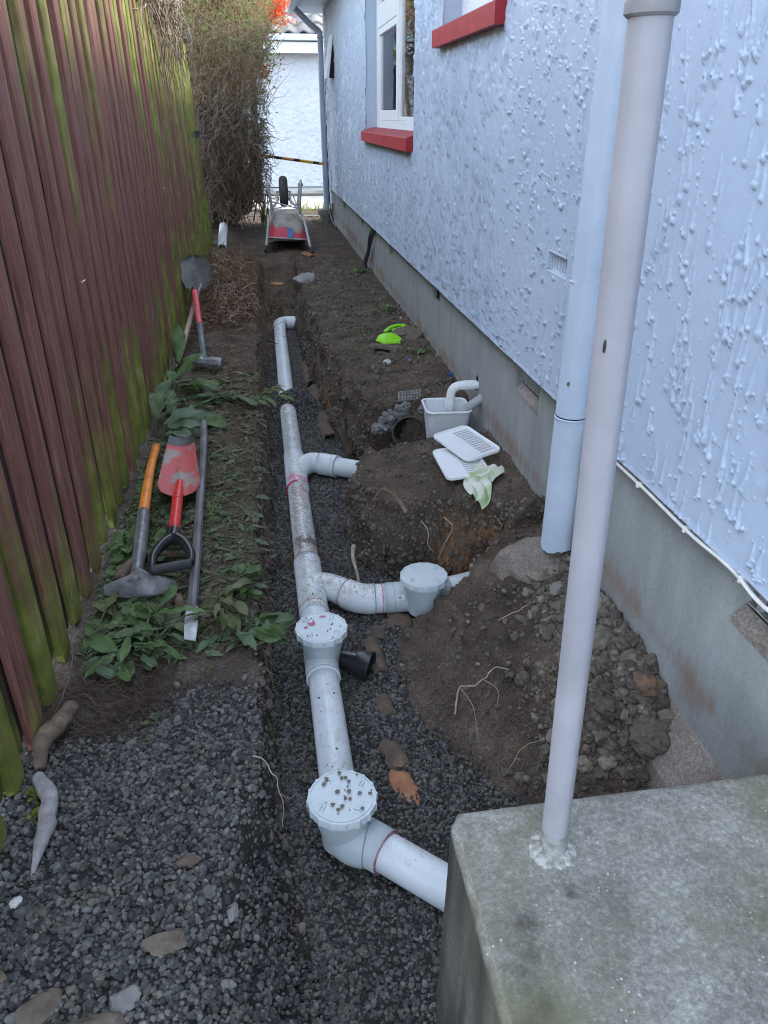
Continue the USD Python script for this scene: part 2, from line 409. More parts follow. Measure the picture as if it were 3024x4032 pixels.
mk('barrow_red', {'g': ('geometry', {}), 'xyz': ('separate_xyz', {}), 'n': ('noise_texture', {'scale': 7.0, 'detail': 6.0}),
                  'zr': ('map_range', {'from_min': 0.19, 'from_max': 0.34, 'to_min': -0.16, 'to_max': 0.22, 'clamp': True}), 'a': ('math', {'math_type': 'add'}),
                  'r': ('rgb_ramp', {'ramp': [(0.40, (0.50, 0.02, 0.05)), (0.50, (0.40, 0.03, 0.045)), (0.56, (0.24, 0.19, 0.15)), (0.8, (0.36, 0.34, 0.31))]}),
                  'p': ('principled_bsdf', {'roughness': 0.5})},
   [('g.position', 'xyz.vector'), ('g.position', 'n.vector'), ('xyz.z', 'zr.value'), ('zr.result', 'a.value1'), ('n.fac', 'a.value2'), ('a.value', 'r.fac'), ('r.color', 'p.base_color')])
paint('barrow_blue', [(0.3, (0.03, 0.11, 0.32)), (0.7, (0.05, 0.17, 0.42))], 14.0, 0.5)
paint('tyre', [(0.3, (0.03, 0.028, 0.025)), (0.7, (0.075, 0.066, 0.056))], 20.0, 0.85, bump=0.3)
paint('pvc_white', [(0.3, (0.68, 0.69, 0.69)), (0.7, (0.75, 0.76, 0.76))], 6.0, 0.35, bump=0.03)
paint('pvc_grey', [(0.3, (0.27, 0.28, 0.29)), (0.7, (0.36, 0.37, 0.38))], 10.0, 0.5, bump=0.06)
paint('tray_white', [(0.3, (0.76, 0.77, 0.78)), (0.7, (0.82, 0.83, 0.84))], 6.0, 0.3, bump=0.02)
paint('bucket_white', [(0.3, (0.60, 0.62, 0.64)), (0.6, (0.70, 0.72, 0.74)), (0.85, (0.62, 0.61, 0.58))], 7.0, 0.38, bump=0.04)
paint('cloth', [(0.32, (0.33, 0.42, 0.20)), (0.46, (0.47, 0.54, 0.33)), (0.55, (0.60, 0.60, 0.50)), (0.75, (0.68, 0.67, 0.58))], 9.0, 0.95, bump=0.5, bscale=45.0, dist=0.01)
paint('lime_plastic', [(0.3, (0.20, 0.36, 0.03)), (0.42, (0.24, 0.66, 0.012)), (0.7, (0.31, 0.76, 0.015))], 14.0, 0.4)
paint('blue_plastic', [(0.3, (0.015, 0.06, 0.28)), (0.7, (0.02, 0.09, 0.36))], 14.0, 0.4)
paint('pink_primer', [(0.3, (0.45, 0.03, 0.10)), (0.7, (0.6, 0.07, 0.2))], 40.0, 0.4)
paint('magenta_ring', [(0.35, (0.22, 0.02, 0.06)), (0.6, (0.42, 0.25, 0.28))], 40.0, 0.4)
paint('label_white', [(0.3, g3(0.72)), (0.7, g3(0.8))], 10.0, 0.4)
paint('root_brown', [(0.3, (0.085, 0.058, 0.040)), (0.55, (0.16, 0.115, 0.08)), (0.72, (0.27, 0.20, 0.14))], 28.0, 0.9, bump=0.4)
paint('root_grey', [(0.3, (0.20, 0.18, 0.175)), (0.7, (0.36, 0.335, 0.33))], 35.0, 0.9, bump=0.4)
paint('root_pale', [(0.3, (0.26, 0.20, 0.14)), (0.7, (0.44, 0.36, 0.27))], 35.0, 0.9)
paint('fibre_rust', [(0.32, (0.075, 0.045, 0.030)), (0.5, (0.17, 0.10, 0.062)), (0.66, (0.36, 0.24, 0.155))], 30.0, 0.95)
paint('fibre_dark', [(0.3, (0.05, 0.034, 0.024)), (0.7, (0.13, 0.088, 0.06))], 45.0, 0.95)
paint('twig_dead', [(0.3, (0.14, 0.11, 0.08)), (0.6, (0.28, 0.22, 0.155)), (0.8, (0.42, 0.34, 0.25))], 20.0, 0.95)
paint('twig_rust', [(0.3, (0.30, 0.20, 0.11)), (0.6, (0.46, 0.33, 0.19)), (0.8, (0.58, 0.44, 0.27))], 20.0, 0.95)
paint('roof_tile', [(0.3, (0.13, 0.12, 0.112)), (0.7, (0.22, 0.205, 0.19))], 14.0, 0.9, bump=0.4, rand=0.15)
paint('fascia_blue', [(0.3, (0.48, 0.55, 0.60)), (0.7, (0.55, 0.62, 0.67))], 6.0, 0.5)
paint('stripe_yellow', [(0.3, (0.70, 0.40, 0.03)), (0.7, (0.8, 0.48, 0.05))], 20.0, 0.5)
paint('stripe_orange', [(0.3, (0.62, 0.24, 0.05)), (0.7, (0.72, 0.3, 0.07))], 20.0, 0.5)
paint('curtain', [(0.3, (0.50, 0.47, 0.34)), (0.7, (0.68, 0.64, 0.48))], 7.0, 0.9, stretch=(1, 6, 0.6))
paint('net_curtain', [(0.3, (0.74, 0.74, 0.75)), (0.7, (0.84, 0.84, 0.85))], 7.0, 0.9, stretch=(1, 12, 0.3))
paint('room_dark', [(0.3, (0.30, 0.29, 0.27)), (0.7, (0.36, 0.35, 0.33))], 3.0, 0.9)
paint('rubble', [(0.3, (0.10, 0.098, 0.094)), (0.55, (0.18, 0.177, 0.172)), (0.75, (0.27, 0.267, 0.26))], 30.0, 0.95, bump=0.7, bscale=80.0, dist=0.01)
paint('bar_steel', [(0.3, (0.09, 0.082, 0.085)), (0.5, (0.15, 0.138, 0.142)), (0.72, (0.24, 0.225, 0.225))], 18.0, 0.5, metal=0.25, bump=0.3, stretch=(1, 0.3, 1))

mk('glass', {'t': ('transparent_bsdf', {}), 'gl': ('glossy_bsdf', {'color': g3(0.9), 'roughness': 0.02}), 'fr': ('fresnel', {'IOR': 1.3}), 'm': ('mix_closure', {})},
   [('fr.fac', 'm.fac'), ('t.BSDF', 'm.closure1'), ('gl.BSDF', 'm.closure2')], surface='m.closure')


def leafmat(name, ramp, rough=0.5, trans=0.35, scale=14.0, rand=0.25):
    mk(name, {'g': ('geometry', {}), 'n': ('noise_texture', {'scale': scale, 'detail': 4.0}), 'r': ('rgb_ramp', {'ramp': ramp}),
              'rnd': ('map_range', {'from_min': 0.0, 'from_max': 1.0, 'to_min': 1 - rand, 'to_max': 1 + rand}), 'hv': ('hsv', {}),
              'bn': ('noise_texture', {'scale': 90.0, 'detail': 3.0}), 'b': ('bump', {'strength': 0.35, 'distance': 0.004}),
              'p': ('principled_bsdf', {'roughness': rough, 'specular_ior_level': 0.35}), 't': ('translucent_bsdf', {}), 'm': ('mix_closure', {'fac': trans})},
       [('g.position', 'n.vector'), ('n.fac', 'r.fac'), ('g.random_per_island', 'rnd.value'), ('rnd.result', 'hv.value'), ('r.color', 'hv.color'), ('hv.color', 'p.base_color'), ('hv.color', 't.color'),
        ('g.position', 'bn.vector'), ('bn.fac', 'b.height'), ('b.normal', 'p.normal'), ('p.BSDF', 'm.closure1'), ('t.BSDF', 'm.closure2')], surface='m.closure')


leafmat('leaf_green', [(0.3, (0.12, 0.20, 0.065)), (0.7, (0.27, 0.40, 0.15))], rand=0.4)
leafmat('leaf_grey_green', [(0.3, (0.12, 0.18, 0.095)), (0.7, (0.23, 0.31, 0.175))])
leafmat('leaf_olive', [(0.3, (0.13, 0.15, 0.06)), (0.7, (0.25, 0.27, 0.12))])
leafmat('leaf_yellow', [(0.3, (0.20, 0.23, 0.04)), (0.7, (0.36, 0.38, 0.08))])
leafmat('leaf_dead', [(0.3, (0.12, 0.085, 0.055)), (0.7, (0.24, 0.18, 0.12))], trans=0.15)
leafmat('leaf_rust', [(0.3, (0.34, 0.18, 0.06)), (0.7, (0.58, 0.34, 0.14))])
leafmat('blossom', [(0.3, (0.62, 0.07, 0.02)), (0.7, (0.8, 0.17, 0.03))], trans=0.4)
leafmat('crown_green', [(0.3, (0.15, 0.24, 0.05)), (0.7, (0.32, 0.44, 0.12))], trans=0.4, scale=3.0)

# dirty drain pipe: pale pvc, fine brown splashes on whatever faces up, pink primer near one joint
mk('drain_pvc', {
    'g': ('geometry', {}), 'nx': ('separate_xyz', {}),
    'mpb': ('mapping', {'scale': (1.0, 0.6, 1.0)}), 'n5': ('noise_texture', {'scale': 20.0, 'detail': 7.0, 'roughness': 0.7}), 'a5': ('math', {'math_type': 'multiply_add', 'value2': 0.42}),
    'r5': ('rgb_ramp', {'ramp': [(0.66, g3(0.0)), (0.95, g3(0.75))]}), 'm5': ('math', {'math_type': 'multiply'}), 'msm': ('mix', {'color2': (0.34, 0.27, 0.20)}),
    'up': ('map_range', {'from_min': 0.1, 'from_max': 0.8, 'to_min': 0.0, 'to_max': 1.0, 'clamp': True}),
    'n0': ('noise_texture', {'scale': 3.0, 'detail': 3.0}), 'r0': ('rgb_ramp', {'ramp': [(0.3, (0.60, 0.63, 0.64)), (0.7, (0.68, 0.71, 0.72))]}),
    'map': ('mapping', {'scale': (1.0, 0.55, 1.0)}),
    'n1': ('noise_texture', {'scale': 105.0, 'detail': 6.0, 'roughness': 0.62, 'distortion': 1.4}),
    'n2': ('noise_texture', {'scale': 1.6, 'detail': 2.0}),
    'dm': ('attribute', {'attribute': 'dirt'}),
    'ad': ('math', {'math_type': 'multiply_add', 'value2': 0.45}),
    'r1': ('rgb_ramp', {'ramp': [(0.74, g3(0.0)), (0.86, g3(0.8))]}),
    'mu': ('math', {'math_type': 'multiply'}), 'ms': ('mix', {'color2': (0.20, 0.14, 0.09)}),
    'pm': ('attribute', {'attribute': 'pink'}),
    'n3': ('noise_texture', {'scale': 22.0, 'detail': 4.0}), 'a3': ('math', {'math_type': 'multiply_add', 'value2': 0.5}), 'r3': ('rgb_ramp', {'ramp': [(0.78, g3(0.0)), (0.9, g3(0.75))]}),
    'mp': ('mix', {'color2': (0.62, 0.10, 0.24)}),
    'p': ('principled_bsdf', {'roughness': 0.36, 'specular_ior_level': 0.45})},
   [('g.normal', 'nx.vector'), ('nx.z', 'up.value'), ('g.position', 'n0.vector'), ('n0.fac', 'r0.fac'), ('g.position', 'map.vector'), ('map.vector', 'n1.vector'),
    ('dm.fac', 'ad.value1'), ('n1.fac', 'ad.value3'), ('ad.value', 'r1.fac'), ('r1.color', 'mu.value1'), ('up.result', 'mu.value2'), ('mu.value', 'ms.fac'), ('mp.color', 'msm.color1'), ('g.position', 'mpb.vector'), ('mpb.vector', 'n5.vector'), ('dm.fac', 'a5.value1'), ('n5.fac', 'a5.value3'), ('a5.value', 'r5.fac'), ('r5.color', 'm5.value1'), ('up.result', 'm5.value2'), ('m5.value', 'msm.fac'), ('msm.color', 'ms.color1'),
    ('g.position', 'n3.vector'), ('pm.fac', 'a3.value1'), ('n3.fac', 'a3.value3'), ('a3.value', 'r3.fac'), ('r3.color', 'mp.fac'), ('r0.color', 'mp.color1'), ('ms.color', 'p.base_color')])
paint('lid_grey', [(0.3, (0.52, 0.57, 0.58)), (0.7, (0.60, 0.645, 0.65))], 8.0, 0.42, bump=0.04)
paint('chamber_grey', [(0.3, (0.42, 0.47, 0.48)), (0.7, (0.50, 0.545, 0.55))], 8.0, 0.42, bump=0.04)

# fence: worn maroon stain, bare grey where it has rubbed off, moss and algae from the ground up and in runs
mk('fence_board', {
    'g': ('geometry', {}), 'oi': ('object_info', {}), 'xyz': ('separate_xyz', {}),
    'map': ('mapping', {'scale': (22.0, 22.0, 0.7)}),
    'n1': ('noise_texture', {'scale': 5.0, 'detail': 8.0, 'roughness': 0.65}),
    'r1': ('rgb_ramp', {'ramp': [(0.28, (0.105, 0.042, 0.032)), (0.46, (0.20, 0.080, 0.060)), (0.62, (0.26, 0.125, 0.095)), (0.76, (0.42, 0.30, 0.23))]}),
    'fine': ('noise_texture', {'scale': 30.0, 'detail': 5.0}), 'rf': ('rgb_ramp', {'ramp': [(0.3, g3(0.72)), (0.7, g3(1.2))]}),
    'mul': ('mix', {'mix_type': 'multiply', 'fac': 0.9}),
    'zlo': ('map_range', {'from_min': 0.0, 'from_max': 0.85, 'to_min': 0.40, 'to_max': -0.10, 'clamp': True}),
    'yfar': ('map_range', {'from_min': 5.5, 'from_max': 9.6, 'to_min': -0.02, 'to_max': 0.34, 'clamp': True}),
    'zhi': ('map_range', {'from_min': 0.8, 'from_max': 2.0, 'to_min': 0.0, 'to_max': 0.31, 'clamp': True}),
    'a1': ('math', {'math_type': 'add'}), 'a2': ('math', {'math_type': 'add'}), 'a3': ('math', {'math_type': 'add'}), 'a4': ('math', {'math_type': 'add'}),
    'rr': ('map_range', {'from_min': 0.0, 'from_max': 1.0, 'to_min': -0.22, 'to_max': 0.18}),
    'mapm': ('mapping', {'scale': (6.0, 6.0, 0.6)}),
    'nm': ('noise_texture', {'scale': 3.5, 'detail': 6.0, 'roughness': 0.6}),
    'rm': ('rgb_ramp', {'ramp': [(0.58, g3(0.0)), (0.80, g3(0.92))]}),
    'nc': ('noise_texture', {'scale': 8.0, 'detail': 5.0}),
    'rc': ('rgb_ramp', {'ramp': [(0.3, (0.085, 0.115, 0.016)), (0.55, (0.21, 0.235, 0.04)), (0.8, (0.38, 0.38, 0.13))]}),
    'mm': ('mix', {}),
    'b': ('bump', {'strength': 0.5, 'distance': 0.006}),
    'p': ('principled_bsdf', {'roughness': 0.72, 'specular_ior_level': 0.3})},
   [('g.position', 'map.vector'), ('map.vector', 'n1.vector'), ('n1.fac', 'r1.fac'), ('map.vector', 'fine.vector'), ('fine.fac', 'rf.fac'), ('r1.color', 'mul.color1'), ('rf.color', 'mul.color2'),
    ('g.position', 'xyz.vector'), ('xyz.z', 'zlo.value'), ('xyz.y', 'yfar.value'), ('xyz.z', 'zhi.value'), ('oi.random', 'rr.value'),
    ('zlo.result', 'a1.value1'), ('yfar.result', 'a1.value2'), ('a1.value', 'a2.value1'), ('rr.result', 'a2.value2'), ('a2.value', 'a4.value1'), ('zhi.result', 'a4.value2'),
    ('g.position', 'mapm.vector'), ('mapm.vector', 'nm.vector'), ('nm.fac', 'a3.value1'), ('a4.value', 'a3.value2'), ('a3.value', 'rm.fac'), ('rm.color', 'mm.fac'),
    ('g.position', 'nc.vector'), ('nc.fac', 'rc.fac'), ('mul.color', 'mm.color1'), ('rc.color', 'mm.color2'), ('mm.color', 'p.base_color'),
    ('fine.fac', 'b.height'), ('b.normal', 'p.normal')])
mk('fence_board_gap_shade', {  # darker copy of the paling material: shade of the gaps put into its colour
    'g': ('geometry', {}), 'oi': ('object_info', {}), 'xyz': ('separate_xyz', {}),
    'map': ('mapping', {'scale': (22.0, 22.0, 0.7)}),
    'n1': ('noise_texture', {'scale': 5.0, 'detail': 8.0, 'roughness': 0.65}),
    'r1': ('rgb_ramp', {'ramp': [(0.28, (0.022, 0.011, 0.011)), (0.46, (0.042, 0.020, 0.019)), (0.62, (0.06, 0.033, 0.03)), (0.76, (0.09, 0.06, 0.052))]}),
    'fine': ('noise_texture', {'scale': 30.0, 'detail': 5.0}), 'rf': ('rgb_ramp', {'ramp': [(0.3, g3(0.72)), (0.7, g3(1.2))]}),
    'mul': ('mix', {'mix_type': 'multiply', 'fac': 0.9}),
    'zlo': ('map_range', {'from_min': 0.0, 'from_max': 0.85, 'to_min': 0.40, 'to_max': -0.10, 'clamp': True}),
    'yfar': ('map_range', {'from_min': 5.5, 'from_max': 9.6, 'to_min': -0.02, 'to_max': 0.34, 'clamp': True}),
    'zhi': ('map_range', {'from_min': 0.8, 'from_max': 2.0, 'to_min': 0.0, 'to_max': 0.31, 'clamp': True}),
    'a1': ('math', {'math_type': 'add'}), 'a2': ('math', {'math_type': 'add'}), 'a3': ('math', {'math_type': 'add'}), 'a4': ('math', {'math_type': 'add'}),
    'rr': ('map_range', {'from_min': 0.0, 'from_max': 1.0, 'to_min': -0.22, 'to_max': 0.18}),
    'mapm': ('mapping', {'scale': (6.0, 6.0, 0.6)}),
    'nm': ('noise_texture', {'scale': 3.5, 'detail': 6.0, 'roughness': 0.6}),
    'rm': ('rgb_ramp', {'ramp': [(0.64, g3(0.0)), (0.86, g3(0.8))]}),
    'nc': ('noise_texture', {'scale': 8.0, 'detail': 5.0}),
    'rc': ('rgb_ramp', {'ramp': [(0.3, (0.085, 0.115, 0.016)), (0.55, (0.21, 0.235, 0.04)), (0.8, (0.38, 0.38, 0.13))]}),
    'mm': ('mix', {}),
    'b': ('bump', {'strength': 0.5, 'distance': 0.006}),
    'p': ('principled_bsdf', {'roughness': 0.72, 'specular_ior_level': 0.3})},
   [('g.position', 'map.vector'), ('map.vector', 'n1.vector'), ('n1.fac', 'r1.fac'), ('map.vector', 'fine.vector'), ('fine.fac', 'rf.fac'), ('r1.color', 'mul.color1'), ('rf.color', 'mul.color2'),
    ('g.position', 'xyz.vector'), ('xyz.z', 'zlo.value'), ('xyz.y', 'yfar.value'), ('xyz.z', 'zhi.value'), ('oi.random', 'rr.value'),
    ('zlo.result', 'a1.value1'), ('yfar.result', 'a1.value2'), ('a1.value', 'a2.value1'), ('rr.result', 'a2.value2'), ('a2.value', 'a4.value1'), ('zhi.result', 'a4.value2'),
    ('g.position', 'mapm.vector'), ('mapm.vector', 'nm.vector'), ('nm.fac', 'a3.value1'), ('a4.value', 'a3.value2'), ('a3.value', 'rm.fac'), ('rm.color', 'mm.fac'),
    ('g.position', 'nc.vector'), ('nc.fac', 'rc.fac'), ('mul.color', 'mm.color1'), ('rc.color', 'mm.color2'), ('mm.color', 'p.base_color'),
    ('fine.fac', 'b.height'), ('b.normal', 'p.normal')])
paint('dark_timber', [(0.3, (0.012, 0.014, 0.014)), (0.7, (0.03, 0.032, 0.03))], 10.0, 0.9)

# ---------------------------------------------------------------- the ground: a left bank, the trench with its side bays, the spoil on the right
TRENCH = Polygon([(-0.09, 7.75), (-0.095, 6.5), (-0.09, 5.0), (-0.08, 4.0), (-0.088, 3.0), (-0.095, 2.5), (-0.09, 2.0), (-0.075, 1.6), (-0.05, 1.35), (0.0, 1.12), (0.05, .9), (0.09, 0.7), (.13, .1),
                  (1.3, .1), (1.3, 1.22), (0.95, 1.22), (0.70, 1.50), (0.52, 1.72), (.43, 1.92), (.385, 2.1), (.375, 2.3), (.42, 2.47), (.55, 2.50), (.70, 2.56), (.80, 2.66), (.86, 2.74),
                  (.84, 2.80), (.74, 2.80), (.60, 2.82), (.48, 2.86), (.36, 2.98), (.30, 3.15), (.28, 3.4), (.33, 3.60), (.48, 3.66), (.66, 3.70), (.80, 3.80), (.80, 4.0), (.62, 4.08), (.47, 4.2), (.40, 4.45),
                  (.34, 4.75), (.30, 5.2), (.25, 6.0), (.225, 6.6), (.21, 7.2), (.20, 7.75)])
RX, RY, STEP = (-0.95, 1.35), (0.1, 14.2), 0.01
gx, gy = np.arange(RX[0], RX[1], STEP), np.arange(RY[0], RY[1], STEP)
GX, GY = np.meshgrid(gx, gy)


def fb(x, y, s, seed, o=4, z=0.0):
    return meshkit.fbm(np.stack([x * s, y * s, np.full_like(x, z) + 0.37], -1), o, seed) - 0.5


inside = shapely.contains_xy(TRENCH, GX, GY)
SD = (ndimage.distance_transform_edt(~inside) - ndimage.distance_transform_edt(inside)) * STEP


def sstep(a, b, x):
    t = np.clip((x - a) / (b - a), 0, 1)
    return t * t * (3 - 2 * t)


def gauss(x, y, cx, cy, sx, sy):
    return np.exp(-((x - cx) / sx) ** 2 - ((y - cy) / sy) ** 2)


def height(x, y, sdf):
    """Ground height without its crumbs."""
    sdn = sdf + 0.035 * fb(x, y, 7.0, 3) + 0.03 * fb(x, y, 22.0, 5)
    left = sstep(0.12, 0.04, x - 0.1 * sstep(1.4, .7, y))
    # tops
    top_l = 0.0 - 0.03 * sstep(1.4, 0.6, y) + 0.03 * sstep(7, 9, y) * sstep(-.2, -.5, x)
    bank = 0.075 + 0.05 * sstep(0.7, 1.05, x) * sstep(7.5, 5, y) - 0.06 * sstep(7.5, 10.5, y) - 0.03 * sstep(11, 13, y)
    bank = bank - 0.05 * gauss(x, y, .55, 4.35, .25, .3)
    m1 = 0.035 + 0.05 * sstep(.6, 1.05, x) - 0.07 * sstep(.62, .32, x) + 0.03 * gauss(x, y, .75, 3.15, .3, .25) - 0.06 * sstep(3.5, 3.75, y)
    m2 = np.interp(x, [.36, .48, .60, .72, .86, 1.04], [-.34, -.27, -.19, -.10, -.035, .03]) - 0.03 * sstep(1.75, 1.45, y) - 0.12 * sstep(1.52, 1.2, y) + 0.05 * gauss(x, y, .95, 2.42, .2, .2)
    w_m1 = sstep(3.85, 3.7, y) * sstep(2.68, 2.74, y)
    w_m2 = sstep(2.72, 2.68, y)
    top_r = bank * (1 - np.maximum(w_m1, w_m2)) + m1 * w_m1 + m2 * w_m2
    top = top_l * left + top_r * (1 - left)
    # how wide each wall's slope is
    wid_l = 0.045 + 0.26 * sstep(1.55, 0.9, y)
    wid_r = 0.10 * (1 - np.maximum(w_m1, w_m2)) + 0.085 * w_m1 + w_m2 * (0.33 * sstep(2.46, 2.25, y) + 0.05 * sstep(2.25, 2.46, y))
    wid = wid_l * left + wid_r * (1 - left)
    floor = -0.372 + 0.19 * gauss(x, y, .10, 5.10, .20, .14) + 0.012 * fb(x, y, 4, 8) + 0.05 * sstep(.30, .6, x) * sstep(3.3, 3.6, y) * sstep(4.4, 4.1, y)
    floor = floor + 0.03 * sstep(0.2, .34, x) * sstep(2.5, 1.2, y)
    t = np.clip(sdn / wid, 0, 1)
    prof = t + 0.25 * t * (1 - t)
    prof = np.where(t > 0.8, prof * (1 - ((t - .8) / .2) ** 2 * .06), prof)
    z = floor + (top - floor) * prof
    # shallower digging at the far end, with a narrower slot on its right
    dig = 0.30 * sstep(9.7, 9.1, y) * sstep(7.6, 7.9, y) * sstep(-.14, -.09, x) * sstep(.31, .26, x)
    dig += 0.14 * gauss(x, y, .36, 8.75, .14, .35) + 0.12 * gauss(x, y, .24, 8.1, .06, .3) + .07 * gauss(x, y, .14, 8.0, .09, .14)
    z = z - dig * sstep(7.6, 7.9, y)
    # hollow by the fence, heap of torn-out roots beyond the shovel
    z = z - 0.07 * gauss(x, y, -.5, 1.82, .16, .13)
    z = z + 0.25 * gauss(x, y, -.40, 7.3, .24, .70) + 0.05 * gauss(x, y, -.40, 8.55, .22, .5) + 0.02 * gauss(x, y, -.5, 10.2, .3, .6)
    # spoil heap against the plinth
    z = z + 0.07 * gauss(x, y, .93, 1.85, .16, .33)
    bkt = sstep(.74, .79, x) * sstep(3.66, 3.71, y) * sstep(4.02, 3.97, y)
    z = z + (np.minimum(z, -.122) - z) * bkt
    z = z + 0.02 * fb(x, y, 9.0, 11) + 0.016 * fb(x, y, 30.0, 12)
    return z


xs = np.arange(-0.9, 1.2, 0.0075)
ys = [0.15]
while ys[-1] < 14.0:
    ys.append(ys[-1] + 0.0022 * ys[-1] + 0.0035)
ys = np.array(ys)
X, Y = np.meshgrid(xs, ys)
SDI = RegularGridInterpolator((gy, gx), SD, bounds_error=False, fill_value=1.0)
sd_v = SDI(np.stack([Y, X], -1))
Z = height(X, Y, sd_v)
ZI = RegularGridInterpolator((ys, xs), Z, bounds_error=False, fill_value=0.0)


def H(x, y):
    return float(ZI([[y, x]])[0])


def HV(x, y):
    return ZI(np.stack([y, x], -1))


V = np.stack([X, Y, Z], -1)
du, dv = np.gradient(V, axis=1), np.gradient(V, axis=0)
Nn = np.cross(du, dv); Nn /= np.linalg.norm(Nn, axis=-1, keepdims=True)
gravel_mask = sstep(0.015, -0.01, sd_v) * sstep(7.75, 7.6, Y)
gravel_mask = np.maximum(gravel_mask, sstep(2.05, 1.55, Y + 0.5 * np.clip(-X - .38, 0, 1) + 0.25 * fb(X, Y, 6, 21)) * sstep(-.02, -.14, X - .14 * sstep(1.5, .8, Y)))
soil_amp = (1 - gravel_mask * 0.75)
d3 = meshkit.fbm(V * 26.0, 4, 31) - 0.5
d4 = meshkit.fbm(V * np.array([9, 9, 14.0]), 3, 33) - 0.5
V = V + Nn * ((0.036 * d3 + 0.025 * d4 + 0.065 * d4 * sstep(.88, .5, Nn[..., 2])) * soil_amp)[..., None]
nr, nc = X.shape
idx = np.arange(nr * nc).reshape(nr, nc)
q = np.stack([idx[:-1, :-1], idx[:-1, 1:], idx[1:, 1:], idx[1:, :-1]], -1).reshape(-1, 4)
clay = gauss(X, Y, .86, 2.80, .11, .16) * sstep(.0, -.08, Z) + .8 * gauss(X, Y, .70, 2.82, .06, .1) * sstep(-.0, -.1, Z) + .6 * gauss(X, Y, .33, 4.9, .03, .7) * sstep(-.1, -.2, Z)
em = usdkit.mesh(stage, '/World/ground', (V.reshape(-1, 3), np.vstack([q[:, [0, 1, 2]], q[:, [0, 2, 3]]])), LK['earth'], True)
for k, a in (('clay', np.clip(clay, 0, 1)), ('grav', gravel_mask * 0.8)):
    UsdGeom.PrimvarsAPI(em).CreatePrimvar(k, Sdf.ValueTypeNames.FloatArray, 'vertex').Set(Vt.FloatArray.FromNumpy(a.ravel().astype(np.float32)))
tag(em.GetPrim(), 'dark dug earth between the fence and the house, cut by the trench', 'ground', kind='structure')
NZ = RegularGridInterpolator((ys, xs), Nn[..., 2], bounds_error=False, fill_value=1.0)
GM = RegularGridInterpolator((ys, xs), gravel_mask, bounds_error=False, fill_value=0.0)

# the land around it, one sheet to the horizon with the dug strip left out
x0, x1, y0, y1, B = -0.895, 1.19, 0.155, 13.95, 400.0
lv = np.array([(-B, -B, -.01), (B, -B, -.01), (B, B, -.01), (-B, B, -.01), (x0, y0, -.01), (x1, y0, -.01), (x1, y1, -.01), (x0, y1, -.01)])
lf = np.array([(0, 1, 5, 4), (1, 2, 6, 5), (2, 3, 7, 6), (3, 0, 4, 7)])
lm = usdkit.mesh(stage, '/World/terrain', (lv, lf), LK['earth'])
tag(lm.GetPrim(), 'flat earth beyond the dug strip', 'ground', kind='structure')


# ---------------------------------------------------------------- gravel and soil crumbs
def instancer(path, protos, mats, P, S, seed, label, cat_, weights=None):
    r = np.random.default_rng(seed)
    pi = UsdGeom.PointInstancer.Define(stage, path)
    rel = pi.CreatePrototypesRel()
    for i, (mesh, mat) in enumerate(zip(protos, mats)):
        pp = f'{path}/stone_{i + 1:03d}'
        usdkit.mesh(stage, pp, mesh, LK[mat], 25)
        rel.AddTarget(pp)
    n = len(P)
    pi.CreatePositionsAttr(Vt.Vec3fArray.FromNumpy(P.astype(np.float32)))
    pi.CreateProtoIndicesAttr(Vt.IntArray.FromNumpy(r.choice(len(protos), n, p=weights).astype(np.int32)))
    qq = r.normal(size=(n, 4)); qq /= np.linalg.norm(qq, axis=1, keepdims=True)
    pi.CreateOrientationsAttr(Vt.QuathArray([Gf.Quath(float(a), float(b), float(c), float(d)) for a, b, c, d in qq]))
    pi.CreateScalesAttr(Vt.Vec3fArray.FromNumpy(np.repeat(S[:, None], 3, 1).astype(np.float32)))
    tag(pi.GetPrim(), label, cat_, kind='stuff')


rg = np.random.default_rng(5)


def scatter(n, bx, by):
    return np.stack([rg.uniform(*bx, n), rg.uniform(*by, n)], 1)


stones = [rock(40 + i, (1, rg.uniform(.7, 1), rg.uniform(.55, .8)), 1, 0.22, facet=0.8) for i in range(9)]
mats9 = ['gravel_dark', 'gravel_mid', 'gravel_dark', 'gravel_mid', 'gravel_brown', 'gravel_dark', 'gravel_mid', 'gravel_dark', 'gravel_brown']
# left heap
p = scatter(34000, (-.82, .32), (.45, 2.15))
m = (GM(p[:, ::-1]) > rg.uniform(.25, .8, len(p))) & (SDI(p[:, ::-1]) > -0.06)
p = p[m]
P = np.column_stack([p, HV(p[:, 0], p[:, 1]) + rg.uniform(-.003, .006, len(p))])
S = np.clip(rg.lognormal(np.log(.0074), .28, len(p)), .004, .0150)
instancer('/World/gravel', stones, mats9, P, S, 7, 'dark grey gravel spread on the left bank by the fence', 'gravel')
# trench floor, thinner up the slopes
p = scatter(125000, (-.12, 1.1), (.5, 7.7))
s_ = SDI(p[:, ::-1])
keep = (s_ < rg.exponential(.008, len(p))) | ((s_ < .2) & (rg.uniform(size=len(p)) < .22 * np.exp(-s_ / .07)) & (p[:, 0] > .15) & (p[:, 1] < 2.3))
keep &= ~((p[:, 0] > .30) & (p[:, 1] < .98))
keep &= ~((p[:, 0] > .36) & (p[:, 1] > 3.5) & (p[:, 1] < 4.3) & (rg.uniform(size=len(p)) < .75))
p = p[keep]
P = np.column_stack([p, HV(p[:, 0], p[:, 1]) + rg.uniform(-.003, .005, len(p))])
S = np.clip(rg.lognormal(np.log(.0070), .25, len(p)), .004, .0125)
instancer('/World/gravel_001', stones, mats9, P, S, 9, 'dark gravel bedding on the floor of the trench under the drain', 'gravel')
